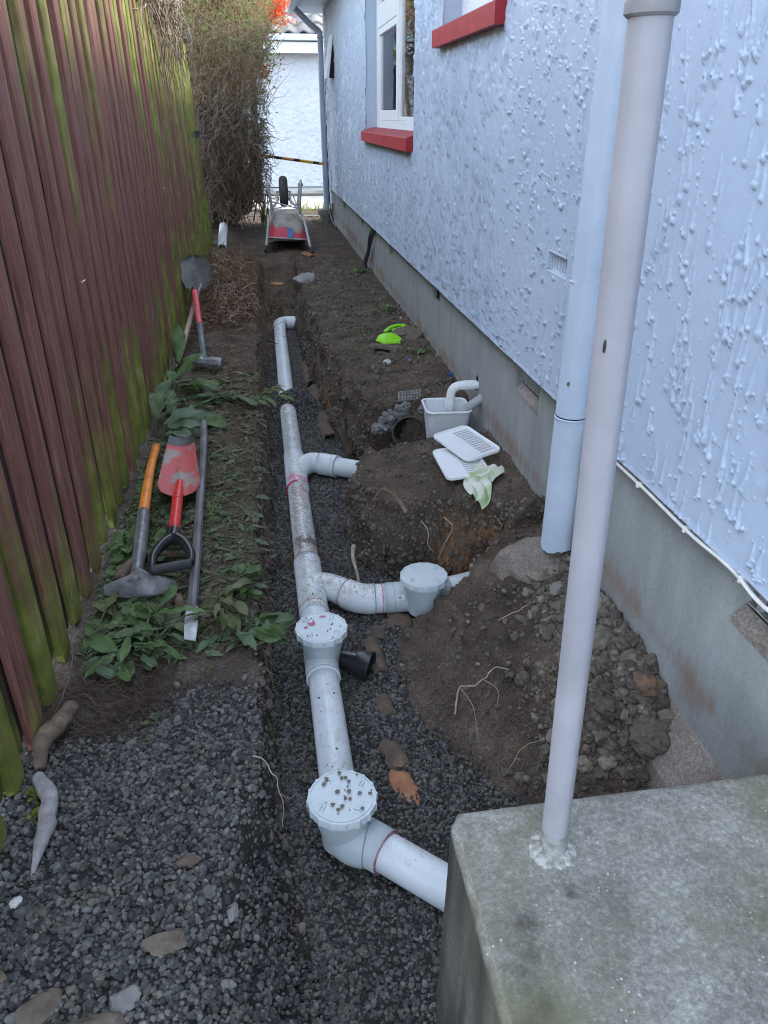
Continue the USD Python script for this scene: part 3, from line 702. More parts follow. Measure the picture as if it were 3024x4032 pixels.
# crumbs of earth over every bare slope
clods = [rock(80 + i, (1, rg.uniform(.75, 1), rg.uniform(.6, .9)), 1, 0.45) for i in range(6)]
p = scatter(46000, (-.85, 1.1), (.6, 9.5))
g_ = GM(p[:, ::-1])
dens = np.where(p[:, 0] > .15, .85, .34) * (1 - g_) * np.clip(3.0 / p[:, 1], .25, 1)
dens = dens * np.where((p[:, 1] < 2.55) & (p[:, 0] < .86), .30, 1.0)
p = p[rg.uniform(size=len(p)) < dens]
z = HV(p[:, 0], p[:, 1])
S = np.clip(rg.lognormal(np.log(.0036), .6, len(p)), .0016, .016)
near_heap = gauss(p[:, 0], p[:, 1], .95, 1.8, .22, .45)
S = S * (1 + 1.1 * near_heap) * (1 + .5 * ((p[:, 0] > .2) & (p[:, 1] > 3.9)))
P = np.column_stack([p, z + S * .2])
# and on the steep faces, where the spade left lumps
st_ = (Nn[..., 2] < .72) & (gravel_mask < .6) & (Y < 7.5) & (Y > 1.2)
ri, ci = np.nonzero(st_)
cell = np.where((Y[ri, ci] < 2.5) & (X[ri, ci] > .3), .25, 1.0) * np.linalg.norm(np.cross(du[ri, ci], dv[ri, ci]), axis=1) * np.clip(3 / Y[ri, ci], .4, 1)
k_ = rg.choice(len(ri), 15000, p=cell / cell.sum())
S2 = np.clip(rg.lognormal(np.log(.0048), .55, len(k_)), .002, .018)
fr_ = rg.uniform(0, 1, (len(k_), 2, 1))
P2 = V[ri[k_], ci[k_]] + du[ri[k_], ci[k_]] * (fr_[:, 0] - .5) + dv[ri[k_], ci[k_]] * (fr_[:, 1] - .5) + Nn[ri[k_], ci[k_]] * (S2 * .1)[:, None]
P, S = np.vstack([P, P2]), np.concatenate([S, S2])
instancer('/World/soil_crumbs', clods, ['clod', 'clod', 'clod_pale', 'clod', 'gravel_brown', 'clod'], P, S, 11, 'loose crumbs and small clods of earth on the dug ground', 'soil', [.32, .27, .05, .2, .06, .1])
# ---------------------------------------------------------------- the house
WX, PX = 1.035, 1.062            # stucco face, plinth face
house = thing('house', 'white stucco house with drip-textured wall, grey plinth and red window sills', 'house', (1.1, 7.0, 0.0))


def zs(y):                        # the stucco's lower edge
    return 0.556 - 0.0075 * (np.asarray(y) - 1.285)


WIN1 = (5.76, 8.42, 1.36, 2.62)
WIN2 = (3.62, 4.90, 1.93, 2.62)
ATTIC = 2.95


def stucco(ycols, zrows_n, ztop, seed, big, dens, lk=1.0, hk=1.0):
    """A wall face at WX with trowelled drips: runs of paint with a bead at the foot, and splashes between them."""
    r = np.random.default_rng(seed)
    yy = np.array(ycols)
    zl = np.linspace(0, 1, zrows_n)
    y0_, y1_ = yy[0], yy[-1]
    hgt = np.zeros((zrows_n, len(yy)))
    zb = 0.5
    zlin = zb + zl * (ztop - zb)
    n = int((y1_ - y0_) * (ztop - zb) * dens)

    def stamp(cy, cz, ry, rz, h):
        a, b = np.searchsorted(yy, (cy - ry, cy + ry)); c, d = np.searchsorted(zlin, (cz - rz, cz + rz))
        if b <= a or d <= c:
            return
        e = 1 - ((yy[a:b] - cy) / ry)[None, :] ** 2 - ((zlin[c:d] - cz) / rz)[:, None] ** 2
        hgt[c:d, a:b] = np.maximum(hgt[c:d, a:b], h * np.sqrt(np.clip(e, 0, 1)))

    for _ in range(n):                       # runs
        cy, cz = r.uniform(y0_, y1_), r.uniform(.45, ztop)
        L = r.uniform(.045, .115) * big * lk
        w = r.uniform(.0042, .0080) * big
        sl = r.normal() * .12
        k = 7; bend = r.normal() * .010
        for i in range(k):
            t = i / (k - 1)
            stamp(cy + sl * L * t + bend * math.sin(PI * t) * .5 + r.normal() * .0007, cz - L * t, w * (.55 + .5 * t), L / k * 1.25, .0080 * hk * (.55 + .45 * t) * big)
        stamp(cy + sl * L, cz - L, w * (1.35 if hk == 1 else 1.12), w * 1.5, (.0100 if hk == 1 else .0165) * big)
        if r.uniform() < .30:
            stamp(cy + sl * L + r.choice((-1, 1)) * w * 2.2, cz - L + w * 1.2, w * 1.1, w * 1.0, .008 * big)
        if r.uniform() < .22:
            sgn = r.choice((-1, 1))
            for i in range(3):
                stamp(cy + sl * L + sgn * w * (1.2 + i), cz - L + w * .7 * i, w * .9, w * .8, .007 * big)
    for _ in range(int(n * (2.6 if hk == 1 else 2.2))):            # splashes
        cy, cz = r.uniform(y0_, y1_), r.uniform(.45, ztop)
        w = r.choice([.0024, .0036, .0055]) * r.uniform(.8, 1.2) * big
        stamp(cy, cz, w * r.uniform(.8, 1.3), w * r.uniform(.6, 1.3), w * .95 )
    YY, ZL = np.meshgrid(yy, zl)
    z0_ = zs(YY) + 0.004 * (meshkit.noise(np.stack([YY * 9, YY * 0, YY * 0], -1), 4) - .5)
    ZZ = np.where(ZL < .1, z0_ + (zb + .1 * (ztop - zb) - z0_) * (ZL / .1), zb + ZL * (ztop - zb))
    hh = hgt + 0.0022 * (meshkit.fbm(np.stack([YY * 3, ZZ * 3, YY * 0], -1), 3, 7) - .5)
    hh = hh * sstep(0, .02, np.minimum(YY - y0_, y1_ - YY)); hh[0] = 0; hh = hh + np.where(ZL < .012, .004 * (1 - ZL / .012), 0)
    v = np.stack([WX - hh, YY, ZZ], -1)
    yc = (YY[:-1, :-1] + YY[1:, 1:]) / 2; zc = (ZZ[:-1, :-1] + ZZ[1:, 1:]) / 2
    hole = np.zeros_like(yc, bool)
    for (a, b, c, d) in (WIN1, WIN2, (2.66, 2.86, .985, 1.05)):
        hole |= (yc > a) & (yc < b) & (zc > c) & (zc < d)
    ii = np.arange(YY.size).reshape(YY.shape)
    qd = np.stack([ii[:-1, :-1], ii[1:, :-1], ii[1:, 1:], ii[:-1, 1:]], -1)[~hole]
    return v.reshape(-1, 3), np.vstack([qd[:, [0, 1, 2]], qd[:, [0, 2, 3]]])


yc_ = [0.55]
while yc_[-1] < 3.55:
    yc_.append(yc_[-1] + max(.0028, yc_[-1] ** 2 / 900))
yf_ = [yc_[-1]]
while yf_[-1] < 13.55:
    yf_.append(yf_[-1] + (.018 if yf_[-1] > 7 else .011))
near = stucco(yc_, 500, 2.25, 3, 1.0, 185)
far = stucco([yf_[0] - .03, yf_[0] - .015] + yf_, 330, ATTIC, 4, .95, 165, 1.75, 2.0)
upper = box(WX, WX + .02, -3.0, yc_[-1], 2.25, ATTIC)
rear = box(WX, WX + .02, -3.0, .55, .556, 2.25)
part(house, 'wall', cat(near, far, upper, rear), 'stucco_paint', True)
# body behind the face: the far end wall, and what closes the house in
part(house, 'end_wall', cat(box(WX + .001, 8.0, 13.55, 13.75, zs(13.5), ATTIC), box(8.0, 8.2, -3.0, 13.75, 0, ATTIC), box(1.5, 8.0, -3.2, -3.0, 0, ATTIC)), 'stucco_paint')
roof_v = np.array([(0.55, -3.4, 2.93), (0.55, 14.1, 2.93), (4.6, 12.0, 4.6), (4.6, -1.5, 4.6), (8.6, -3.4, 2.93), (8.6, 14.1, 2.93)])
part(house, 'roof', (roof_v, np.array([(0, 3, 2), (0, 2, 1), (4, 5, 2), (4, 2, 3), (0, 4, 3), (1, 2, 5)])), 'roof_tile')
part(house, 'soffit', rbox(.62, 8.5, -3.3, 14.0, 2.90, 2.928), 'white_paint')
part(house, 'gutter', cat(*[tube([(0.56, y_, 2.90), (0.56, y_ + 1.9, 2.90)], .055, 14) for y_ in np.arange(-3.3, 13.5, 1.9)]), 'white_paint', 40)

# plinth with openings for the air vents
VENTS = [(1.20, 1.40), (2.885, 3.195), (4.87, 5.08), (6.85, 7.05), (9.0, 9.22), (11.1, 11.35)]
pl = m3.Manifold.cube((.25, 16.75, 1.2)).translate((PX, -3.1, -.62))
cut = m3.Manifold()
for a, b in VENTS:
    h_ = .135 if a < 4 else .115
    cut += m3.Manifold.cube((.075, b - a, h_)).translate((PX - .01, a, float(zs(a)) - h_ - .004))
plinth = pl - cut
part(house, 'plinth', plinth, 'plinth_render', label='grey rendered plinth with rusty earth stains under the stucco')
# the footing showing at the near end, a sloping ledge
fp = [(PX + .01, .02), (PX - .005, .0), (PX - .10, -.10), (PX - .12, -.5), (PX + .01, -.5)]
fv = np.array([(x_, y_, z_) for y_ in (1.0, 1.75) for x_, z_ in fp])
n5 = 5
ff = [(i, (i + 1) % n5, n5 + (i + 1) % n5) for i in range(n5)] + [(i, n5 + (i + 1) % n5, n5 + i) for i in range(n5)] + [(0, 2, 1), (0, 3, 2), (0, 4, 3), (5, 6, 7), (5, 7, 8), (5, 8, 9)]
part(house, 'footing', (fv, np.array(ff)), 'haunch_concrete')
for i, (a, b) in enumerate(VENTS):
    h_ = .135 if a < 4 else .115
    zt = float(zs(a)) - .004
    if i == 5:
        continue
    gdep = .026 if i < 2 else .058
    # a grille plate with two rows of tall slots, dark behind
    nn = max(4, int((b - a) / .050))
    pts = m3.Manifold.cube((.012, b - a - .002, h_ * .72)).translate((PX + gdep, a + .001, zt - h_ * .72))
    holes = m3.Manifold()
    wy = (b - a) / nn
    for k in range(nn):
        for rr_ in (0, 1):
            holes += m3.Manifold.cube((.05, wy * .68, h_ * .31)).translate((PX + gdep - .016, a + wy * (k + .16), zt - h_ * (.345 + .345 * rr_)))
    if i >= 2:      # too far off for the grille: thin frame, recess shade put in as a black plate
        pts, holes = m3.Manifold.cube((.01, b - a - .002, h_ - .002)).translate((PX + .012, a + .001, zt - h_ + .001)), m3.Manifold.cube((.05, b - a - .03, h_ - .03)).translate((PX, a + .015, zt - h_ + .015))
    v_ = part(house, 'air_vent', pts - holes, 'old_concrete')
    part(v_, 'vent_back', box(PX + (.0715 if i < 2 else .03), PX + (.0745 if i < 2 else .033), a, b, zt - h_ + .001, zt - .001), 'black_void')
    if i < 2:
      part(v_, 'vent_sill', (np.array([(PX - .002, a + .001, zt - h_ - .018), (PX - .002, b - .001, zt - h_ - .018), (PX - .002, a + .001, zt - h_ + .002), (PX - .002, b - .001, zt - h_ + .002), (PX + .028, a + .001, zt - h_ + .030), (PX + .028, b - .001, zt - h_ + .030), (PX + .045, a + .001, zt - h_ - .018), (PX + .045, b - .001, zt - h_ - .018)]),
                             np.array([(0, 1, 3), (0, 3, 2), (2, 3, 5), (2, 5, 4), (0, 2, 4), (0, 4, 6), (1, 5, 3), (1, 7, 5)])), 'haunch_concrete')
# the vent in the stucco beside the downpipe
pts = m3.Manifold.cube((.012, .2, .065)).translate((WX + .012, 2.66, .985))
for k in range(7):
    pts -= m3.Manifold.cube((.05, .014, .048)).translate((WX - .01, 2.668 + .0275 * k, .9935))
v_ = part(house, 'air_vent', pts, 'white_paint')
part(v_, 'vent_back', box(WX + .022, WX + .028, 2.655, 2.865, .98, 1.055), 'plinth_render')
part(v_, 'vent_edge', cat(rbox(WX - .001, WX + .03, 2.655, 2.865, 1.048, 1.058), rbox(WX - .001, WX + .03, 2.655, 2.865, .975, .986), rbox(WX - .001, WX + .03, 2.858, 2.868, .986, 1.048)), 'white_paint')


def window(W, sill_z, sill_x, rails, mull, yfar_frame, depth=.125):
    a, b, c, d = W
    xr = WX + depth
    # reveals: far jamb, near jamb, head and bottom
    part(house, 'window_reveal', cat(box(WX - .0015, xr + .05, b - .0005, b + .06, c, d), box(WX - .0015, xr + .05, a - .06, a + .0005, c, d), box(WX - .0015, xr + .05, a, b, d - .0005, d + .05)), 'stucco_paint')
    w = part(house, 'window', cat(rbox(xr - .02, xr + .05, b - .075, b - .001, c + .04, d), rbox(xr - .02, xr + .05, a + .001, a + .07, c + .04, d), rbox(xr - .02, xr + .05, a + .07, b - .075, c + .035, c + .10),
                                  *[rbox(xr - .022, xr + .045, m_ - .05, m_ + .05, c + .10, d) for m_ in mull]), 'joinery_paint')
    part(w, 'sub_sill', rbox(xr - .05, xr + .05, a, b, c - .02, c + .034), 'white_paint')
    edges = [b - .076] + [x for m_ in mull for x in (m_ + .051, m_ - .051)] + [a + .071]
    for j in range(0, len(edges), 2):
        hi, lo = edges[j], edges[j + 1]
        rz = rails if j == 0 else []
        zz_b = [c + .101] + [x for r_ in rz for x in (r_ - .05, r_ + .05)] + [d]
        for k in range(0, len(zz_b), 2):
            z0_, z1_ = zz_b[k], zz_b[k + 1]
            t_ = .055 if j == 0 else .02
            sash = part(w, 'sash', cat(rbox(xr - .012, xr + .03, hi - t_, hi, z0_, z1_), rbox(xr - .012, xr + .03, lo, lo + t_, z0_, z1_), rbox(xr - .012, xr + .03, lo + t_, hi - t_, z0_, z0_ + t_ * 1.5), rbox(xr - .012, xr + .03, lo + t_, hi - t_, z1_ - t_, z1_)), 'joinery_paint')
            part(w, 'pane', box(xr + .008, xr + .012, lo + t_, hi - t_, z0_ + t_ * 1.5, z1_ - t_), 'glass')
        for r_ in rz:
            part(w, 'transom', rbox(xr - .018, xr + .04, lo, hi, r_ - .049, r_ + .049), 'joinery_paint')
    # the painted sill
    s0, s1 = a + .015, b + .05
    prof = [(sill_x, sill_z - .088), (sill_x, sill_z - .006), (sill_x + .006, sill_z), (xr - .055, sill_z + .035), (xr - .055, sill_z - .088)]
    sv = np.array([(x_, y_, z_) for y_ in (s0, s1) for x_, z_ in prof])
    sf = [(i, (i + 1) % 5, 5 + (i + 1) % 5) for i in range(5)] + [(i, 5 + (i + 1) % 5, 5 + i) for i in range(5)] + [(0, 2, 1), (0, 3, 2), (0, 4, 3), (5, 6, 7), (5, 7, 8), (5, 8, 9)]
    part(house, 'window_sill', (sv, np.array(sf)), 'red_paint', label='red painted sill')
    return xr


xr1 = window(WIN1, 1.365, .985, [2.27], [7.15], 7.93)
xr2 = window(WIN2, 1.925, .985, [], [4.25], 4.3)


def drape(y0_, y1_, x_, z0_, z1_, folds, amp):
    yy = np.linspace(y0_, y1_, folds * 8)
    xx = x_ + amp * np.sin(np.linspace(0, folds * 2 * PI, len(yy)))
    v = np.vstack([np.stack([xx, yy, np.full_like(yy, z)], 1) for z in np.linspace(z0_, z1_, 4)])
    n = len(yy)
    f = [(r_ * n + i, r_ * n + i + 1, (r_ + 1) * n + i + 1) for r_ in range(3) for i in range(n - 1)] + [(r_ * n + i, (r_ + 1) * n + i + 1, (r_ + 1) * n + i) for r_ in range(3) for i in range(n - 1)]
    return v, np.array(f)


part(house, 'net_curtain', drape(7.1, 9.1, xr1 + .026, 1.4, 2.6, 40, .005), 'net_curtain', True)
part(house, 'curtain', drape(5.83, 8.0, xr1 + .045, 1.4, 2.6, 18, .016), 'curtain', True)
part(house, 'net_curtain', drape(3.66, 5.6, xr2 + .026, 1.95, 2.6, 40, .005), 'net_curtain', True)
part(house, 'room', cat(box(2.6, 2.62, 3.0, 9.2, .6, 2.85), box(1.25, 2.6, 2.98, 3.0, .6, 2.85), box(1.25, 2.6, 9.2, 9.22, .6, 2.85), box(1.25, 2.6, 3.0, 9.2, 2.85, 2.87), box(1.25, 2.6, 3.0, 9.2, .58, .6)), 'room_dark')
# a narrow top-hung window near the far corner, pushed open
aw = part(house, 'awning_window', move(rbox(-.014, .014, -.24, .24, -.52, 0), (1.015, 12.1, 2.46), ry=.15), 'joinery_paint', label='narrow white window propped open near the far corner')
part(aw, 'dark_opening', (np.array([(1.03, 11.868, 2.45), (.957, 11.868, 1.955), (1.03, 11.868, 1.945), (1.03, 11.872, 2.45), (.957, 11.872, 1.955), (1.03, 11.872, 1.945)]), np.array([(0, 1, 2), (3, 5, 4), (0, 3, 4), (0, 4, 1), (1, 4, 5), (1, 5, 2), (0, 2, 5), (0, 5, 3)])), 'black_void')  # added black plate closing the side gap, its shade put in as colour

# ---------------------------------------------------------------- downpipes, cables
dpx, dpy, dpr = .980, 2.335, .054
dp = thing('downpipe', 'white painted downpipe on the stucco wall, ending broken above a concrete haunch', 'downpipe', (dpx, dpy, .09))
part(dp, 'pipe', pipe_shell([(dpx, dpy - .018 * (z_ - .6), z_) for z_ in (.60, 1.8, 2.9)], dpr), 'white_paint', 30)
low_v, low_f = pipe_shell([(dpx, dpy, z_) for z_ in (.082, .12, .59)], dpr + .0012)
low_v = low_v.copy()
mk_ = low_v[:, 2] < .09
low_v[mk_, 2] += .006 * np.sin(np.arctan2(low_v[mk_, 1] - dpy, low_v[mk_, 0] - dpx) * 3) + .016 * (meshkit.noise(low_v[mk_] * 90, 2) - .5)
part(dp, 'pipe', (low_v, low_f), 'white_paint', 30)
for z_ in (.585, 1.035):
    part(dp, 'joint_bead', lathe([(dpr, -.004), (dpr + .0035, -.002), (dpr + .0035, .002), (dpr, .004)], 28, (dpx, dpy, z_ + .006)), 'white_paint', True)
part(dp, 'rust_bolt', move(rock(3, (.006, .006, .008), 1), (dpx - dpr * .72, dpy - dpr * .72, .72)), 'root_brown', True)
part(dp, 'wall_bracket', box(dpx, WX + .0, dpy - .02, dpy + .02, 1.6, 1.63), 'white_paint')

fx, fy = .955, 13.25
fd = thing('downpipe', 'slim white downpipe at the far house corner, standing in a round gully', 'downpipe', (fx, fy, .1))
part(fd, 'pipe', tube([(fx + .01, fy, .12), (fx, fy, 1.4), (fx - .005, fy, 2.55)], .042, 16), 'white_paint', 40)
part(fd, 'swan_neck', tube(smooth_path([(fx - .005, fy, 2.53), (fx - .02, fy, 2.60), (fx - .16, fy - .02, 2.70), (.58, fy - .1, 2.88)], 6), .042, 14), 'white_paint', 40)
part(fd, 'joint_bead', lathe([(.042, -.02), (.048, -.016), (.048, .016), (.042, .02)], 18, (fx - .004, fy, 2.53)), 'white_paint', True)
part(fd, 'joint_bead', lathe([(.042, -.02), (.048, -.016), (.048, .016), (.042, .02)], 18, (fx + .004, fy, .86)), 'white_paint', True)
gl = thing('gully', 'round dark clay gully at the foot of the far downpipe', 'gully', (fx, fy, -.05))
part(gl, 'body', lathe([(.0, .02), (.10, .02), (.10, -.0), (.105, -.2), (.0, -.2)], 24, (fx, fy, .07)), 'stone_grey', 40)
part(gl, 'rim', lathe([(.06, .13), (.13, .13), (.138, .12), (.138, .055), (.13, .045), (.09, .04)], 28, (fx, fy, .02)), 'stone_grey', 40)

cw = thing('cable', 'white cable clipped along the lower edge of the near stucco wall', 'cable', (1.05, 1.5, .54))
cpts = [(WX + .005, .6, .545), (WX + .004, 1.1, .553), (WX - .002, 1.277, .549), (WX + .002, 1.372, .557), (WX + .004, 1.45, .556), (WX + .003, 1.6, .547), (WX + .006, 1.87, .545), (WX + .008, 2.08, .540), (WX + .010, 2.6, .535)]
cpts = [(x_ - .006, y_, z_ - .009) for x_, y_, z_ in cpts]
part(cw, 'sheath', tube(smooth_path(cpts, 8), .0055, 8), 'cable_white', True)
for y_ in (1.36, 1.62, 1.9):
    z_ = np.interp(y_, [c[1] for c in cpts], [c[2] for c in cpts])
    part(cw, 'clip', rbox(WX - .012, WX + .012, y_ - .005, y_ + .005, z_ - .009, z_ + .010), 'cable_white')
kb = thing('cable', 'bundle of black cables hanging down the plinth into the earth', 'cable', (1.04, 8.3, 0))
for k in range(4):
    part(kb, 'strand', tube(smooth_path([(PX - .006 - .008 * k, 7.95 + .03 * k, .49), (PX - .03 - .008 * k, 8.0 + .02 * k, .40), (PX - .035, 8.22 + .04 * k, .24), (PX - .05 - .01 * k, 8.35, .09), (PX - .03, 8.30 - .05 * k, .0)], 6), .010, 6), 'black_rubber', True)
kc = thing('cable', 'dark cables running down the far house corner beside the slim downpipe', 'cable', (1.0, 13.4, 0))
part(kc, 'strand', tube(smooth_path([(WX - .012, 13.45, 1.02), (WX - .02, 13.4, .7), (WX - .015, 13.3, .35), (WX - .05, 12.6, .1), (WX - .03, 11.9, .03)], 6), .013, 6), 'black_rubber', True)
part(kc, 'strand', tube([(WX - .01, 13.5, 2.0), (WX - .012, 13.48, 1.0), (WX - .012, 13.46, .2)], .009, 6), 'root_brown', True)
jb = thing('junction_box', 'small white electrical box with conduit on the far plinth corner', 'electrical box', (PX - .03, 12.85, .25))
part(jb, 'box', rbox(PX - .055, PX - .001, 12.72, 12.98, .28, .42), 'white_paint')
part(jb, 'conduit', tube([(PX - .03, 12.85, .42), (PX - .03, 12.86, .75)], .014, 8), 'pvc_grey', True)
part(jb, 'conduit', tube([(PX - .03, 12.85, .28), (PX - .03, 12.86, -.02)], .014, 8), 'stone_grey', True)
# ---------------------------------------------------------------- the fence: rounded palings over a back row of boards
fence = thing('fence', 'tall close-boarded timber fence in worn maroon stain, mossy green at foot and far end', 'fence', (-.72, 5.4, 0))
rf = np.random.default_rng(17)
FT = 2.62


def board(y, w, x, z0_, z1_, crown, t, lean, twist):
    """A paling with a rounded face, slightly bowed and frayed at the foot; the fence tips outwards towards its far end."""
    tip = float(np.interp(y, [3, 10.6], [.004, .045]))
    prof = [(-.5, 0), (-.49, -.6), (-.40, -.92), (0, -1.0), (.40, -.92), (.49, -.6), (.5, 0)]
    zr = [z0_, z0_ + .02, z0_ + .25, .9, 1.7, z1_]
    v = []
    for i, z_ in enumerate(zr):
        k = .62 if i == 0 else (.9 if i == 1 else 1.0)
        for a, c in prof:
            v.append((x - c * crown * k - tip * z_ + twist * a * w * (z_ - 1), y + a * w * k + lean * z_, z_ + (0.012 * math.sin(a * 9 + y * 50) if i == 0 else 0)))
        for a in (.5, -.5):
            v.append((x - t - tip * z_, y + a * w * k + lean * z_, z_))
    n = 9
    f = []
    for i in range(len(zr) - 1):
        for k in range(n):
            a_, b_ = i * n + k, i * n + (k + 1) % n
            f += [(a_, b_, b_ + n), (a_, b_ + n, a_ + n)]
    for k in range(1, n - 1):
        f.append((0, k + 1, k)); L_ = (len(zr) - 1) * n; f.append((L_, L_ + k, L_ + k + 1))
    return np.array(v), np.array(f)


y = .62
while y < 10.62:
    gapy = 4.10 < y < 4.28
    lean = rf.normal() * .004 - .010 * max(0, (y - 8) / 3)
    w = rf.uniform(.086, .104)
    z0_ = rf.uniform(-.035, .0) - (.02 if y < 2 else 0)
    part(fence, 'paling', board(y, w, -.722 + rf.uniform(-.004, .004), z0_, FT + rf.uniform(-.03, .03), .015 if not gapy else .010, .012, lean + (.035 if gapy else 0), rf.normal() * .02), 'fence_board', 40)
    pitch = rf.uniform(.168, .19)
    yb = y + pitch / 2
    part(fence, 'paling', board(yb, pitch - w + .06, -.742, rf.uniform(-.02, .03), FT - .05, .006, .012, lean, 0), 'fence_board_gap_shade', 40)
    y += pitch
for z_ in (.35, 1.3, 2.3):
    part(fence, 'rail', rbox(-.825, -.762, .4, 10.75, z_ - .04, z_ + .04), 'dark_timber')
for y_ in (1.0, 3.6, 6.2, 8.8, 10.7):
    part(fence, 'post', rbox(-.925, -.827, y_ - .05, y_ + .05, -.3, FT - .1), 'dark_timber')
for (y_, z_) in ((3.05, .95), (5.9, 1.05)):
    st = single('staple', tube(smooth_path([(-.700, y_ - .012, z_), (-.690, y_ - .012, z_ + .004), (-.688, y_, z_ + .006), (-.690, y_ + .012, z_ + .004), (-.700, y_ + .012, z_)], 3), .0018, 5), 'label_white', 'small wire staple in the fence, ' + ('the near one' if y_ < 4 else 'the far one high above the shovel'), 'staple')

# ---------------------------------------------------------------- beyond: path, garage, hedge plants
fw = 18.6
gar = thing('garage', 'white rough-cast garage with pale tiled roof closing the far end of the passage', 'garage', (1.0, 20.5, 0))
part(gar, 'wall', rbox(-3.6, 6.5, fw, fw + .2, .085, 2.72), 'far_stucco')
part(gar, 'wall', cat(rbox(-3.6, -3.4, fw + .2, fw + 4, 0, 2.72), rbox(6.3, 6.5, fw + .2, fw + 4, 0, 2.72)), 'far_stucco')
part(gar, 'base', rbox(-3.6, 6.5, fw + .02, fw + .2, -.1, .083), 'black_void')
part(gar, 'fascia', rbox(-3.8, 6.7, fw - .28, fw - .25, 2.64, 2.84), 'joinery_paint')
part(gar, 'soffit', box(-3.8, 6.7, fw - .25, fw, 2.70, 2.72), 'joinery_paint')
part(gar, 'gutter', rbox(-3.8, 6.7, fw - .38, fw - .282, 2.86, 2.97, .012), 'fascia_blue')
# pantiles, one by one where they can be told apart
tile = []
rt = np.random.default_rng(23)
for c in range(15):
    for r_ in range(6):
        tx, ty, tz = -.6 + .30 * c + (r_ % 2) * .0, fw - .30 + .33 * r_, 2.99 + .175 * r_
        pr = []
        for k in range(7):
            u = k / 6
            pr.append((u * .31, .030 * math.sin(u * 2 * PI) + .01))
        v = [(tx + a, ty + (.36 if e else 0), tz + b + (.19 + .0 if e else .035)) for e in (0, 1) for a, b in pr] + [(tx + a, ty, tz + b + .0) for a, b in pr]
        f = [(i, i + 1, 8 + i) for i in range(6)] + [(i, 8 + i, 7 + i) for i in range(6)] + [(14 + i, i + 1, i) for i in range(6)] + [(14 + i, 15 + i, i + 1) for i in range(6)]
        part(gar, 'roof_tile', (np.array(v) + rt.normal(size=3) * .003, np.array(f)), 'roof_tile', 30)
part(gar, 'roof', (np.array([(-3.8, fw - .3, 2.96), (6.7, fw - .3, 2.96), (6.7, fw + 2.0, 4.2), (-3.8, fw + 2.0, 4.2), (6.7, fw + 4.3, 2.96), (-3.8, fw + 4.3, 2.96)]), np.array([(0, 1, 2), (0, 2, 3), (3, 2, 4), (3, 4, 5)])), 'roof_tile')

path_ = thing('path', 'pale concrete slabs of the path in front of the garage', 'path', (0.5, 16.5, 0), kind='structure')
part(path_, 'slab', rbox(-2.5, 6.0, 17.75, fw - .02, -.1, .07), 'paving_concrete')
for k, (xa, xb) in enumerate(((-1.6, -.55), (-.53, .55), (.57, 1.75), (1.77, 2.9))):
    part(path_, 'slab', rbox(xa, xb, 14.6, 17.0, -.12, .03 + .006 * (k % 2), .012), 'paving_concrete')
part(path_, 'edging', rbox(-2.5, 3.5, 17.05, 17.25, -.1, .06), 'stone_brown')
single('fence_post', rbox(-.16, -.05, 15.6, 15.7, -.1, 2.3), 'dark_timber', 'dark upright bar where the hedge ends before the white garage', 'post')  # tall thin dark box at the edge of the white garage wall

# dead thicket on the far side: thousands of twigs in a few masses
rb = np.random.default_rng(29)


def twigs(n, start, end, r0, segs, sag, jit):
    vs, fs, c = [], [], 0
    for _ in range(n):
        a, b = start(), end()
        b = a + b
        t = np.linspace(0, 1, segs + 1)[:, None]
        P = a + (b - a) * t + np.array([0, 0, -sag]) * (t ** 2) * rb.uniform(0, 1.6) + np.cumsum(rb.normal(size=(segs + 1, 3)) * jit, 0)
        v, f = tube(P, np.linspace(r0 * rb.uniform(.6, 1.4), r0 * .35, segs + 1), 3, caps=False)
        vs.append(v); fs.append(f + c); c += len(v)
    return np.vstack(vs), np.vstack(fs)


def U(a, b):
    return rb.uniform(a, b)


def rightx(z):                      # how far the thicket reaches towards the house
    return float(np.interp(z, [.1, .5, 1.0, 1.8, 2.4, 3.0, 3.6], [-.12, .0, .05, .09, .22, .36, .40]))


def inbush(zlo, zhi, depth=(11.1, 13.2)):
    z_ = U(zlo, zhi)
    y_ = U(*depth)
    return np.array([U(-1.3, rightx(z_) * y_ / 12 - .02 - abs(rb.normal()) * .07), y_, z_])


thicket = thing('dead_thicket', 'tall tangle of dead brown twigs with green tips beyond the fence end', 'bush', (-.5, 12, 0))
part(thicket, 'stems', twigs(26, lambda: np.array([U(-1.2, -.15), U(11.6, 13.0), U(-.05, .6)]), lambda: np.array([U(-.3, .3), U(-.7, .2), U(1.4, 2.8)]), .014, 6, -.1, .05), 'twig_dead', True)
part(thicket, 'earthy_twigs', twigs(2300, lambda: inbush(.42, 1.5), lambda: np.array([U(-.26, .22), U(-.40, .1), U(-.34, .22)]), .006, 6, .04, .036), 'root_brown', True)  # lower twigs coloured darker to put in the shade of the hollow
part(thicket, 'dead_twigs', twigs(2300, lambda: inbush(1.0, 2.5), lambda: np.array([U(-.26, .22), U(-.40, .1), U(-.30, .26)]), .0055, 6, .03, .034), 'twig_dead', True)
part(thicket, 'rusty_twigs', twigs(6500, lambda: inbush(1.6, 3.5), lambda: np.array([U(-.16, .14), U(-.3, .05), U(-.02, .30)]), .0035, 4, .02, .020), 'twig_rust', True)
part(thicket, 'hanging_roots', twigs(520, lambda: inbush(.60, 1.25, (11.0, 12.4)), lambda: np.array([U(-.22, .2), U(-.25, .05), U(-.42, .02)]), .006, 6, .05, .034), 'root_brown', True)
core = []
for k in range(80):
    z_ = U(.25, 3.3)
    core.append(rock(300 + k, (U(.22, .36), U(.25, .5), U(.22, .4)), 2, .5, (U(-1.3, rightx(z_) - .52), U(12.6, 13.4), z_)))
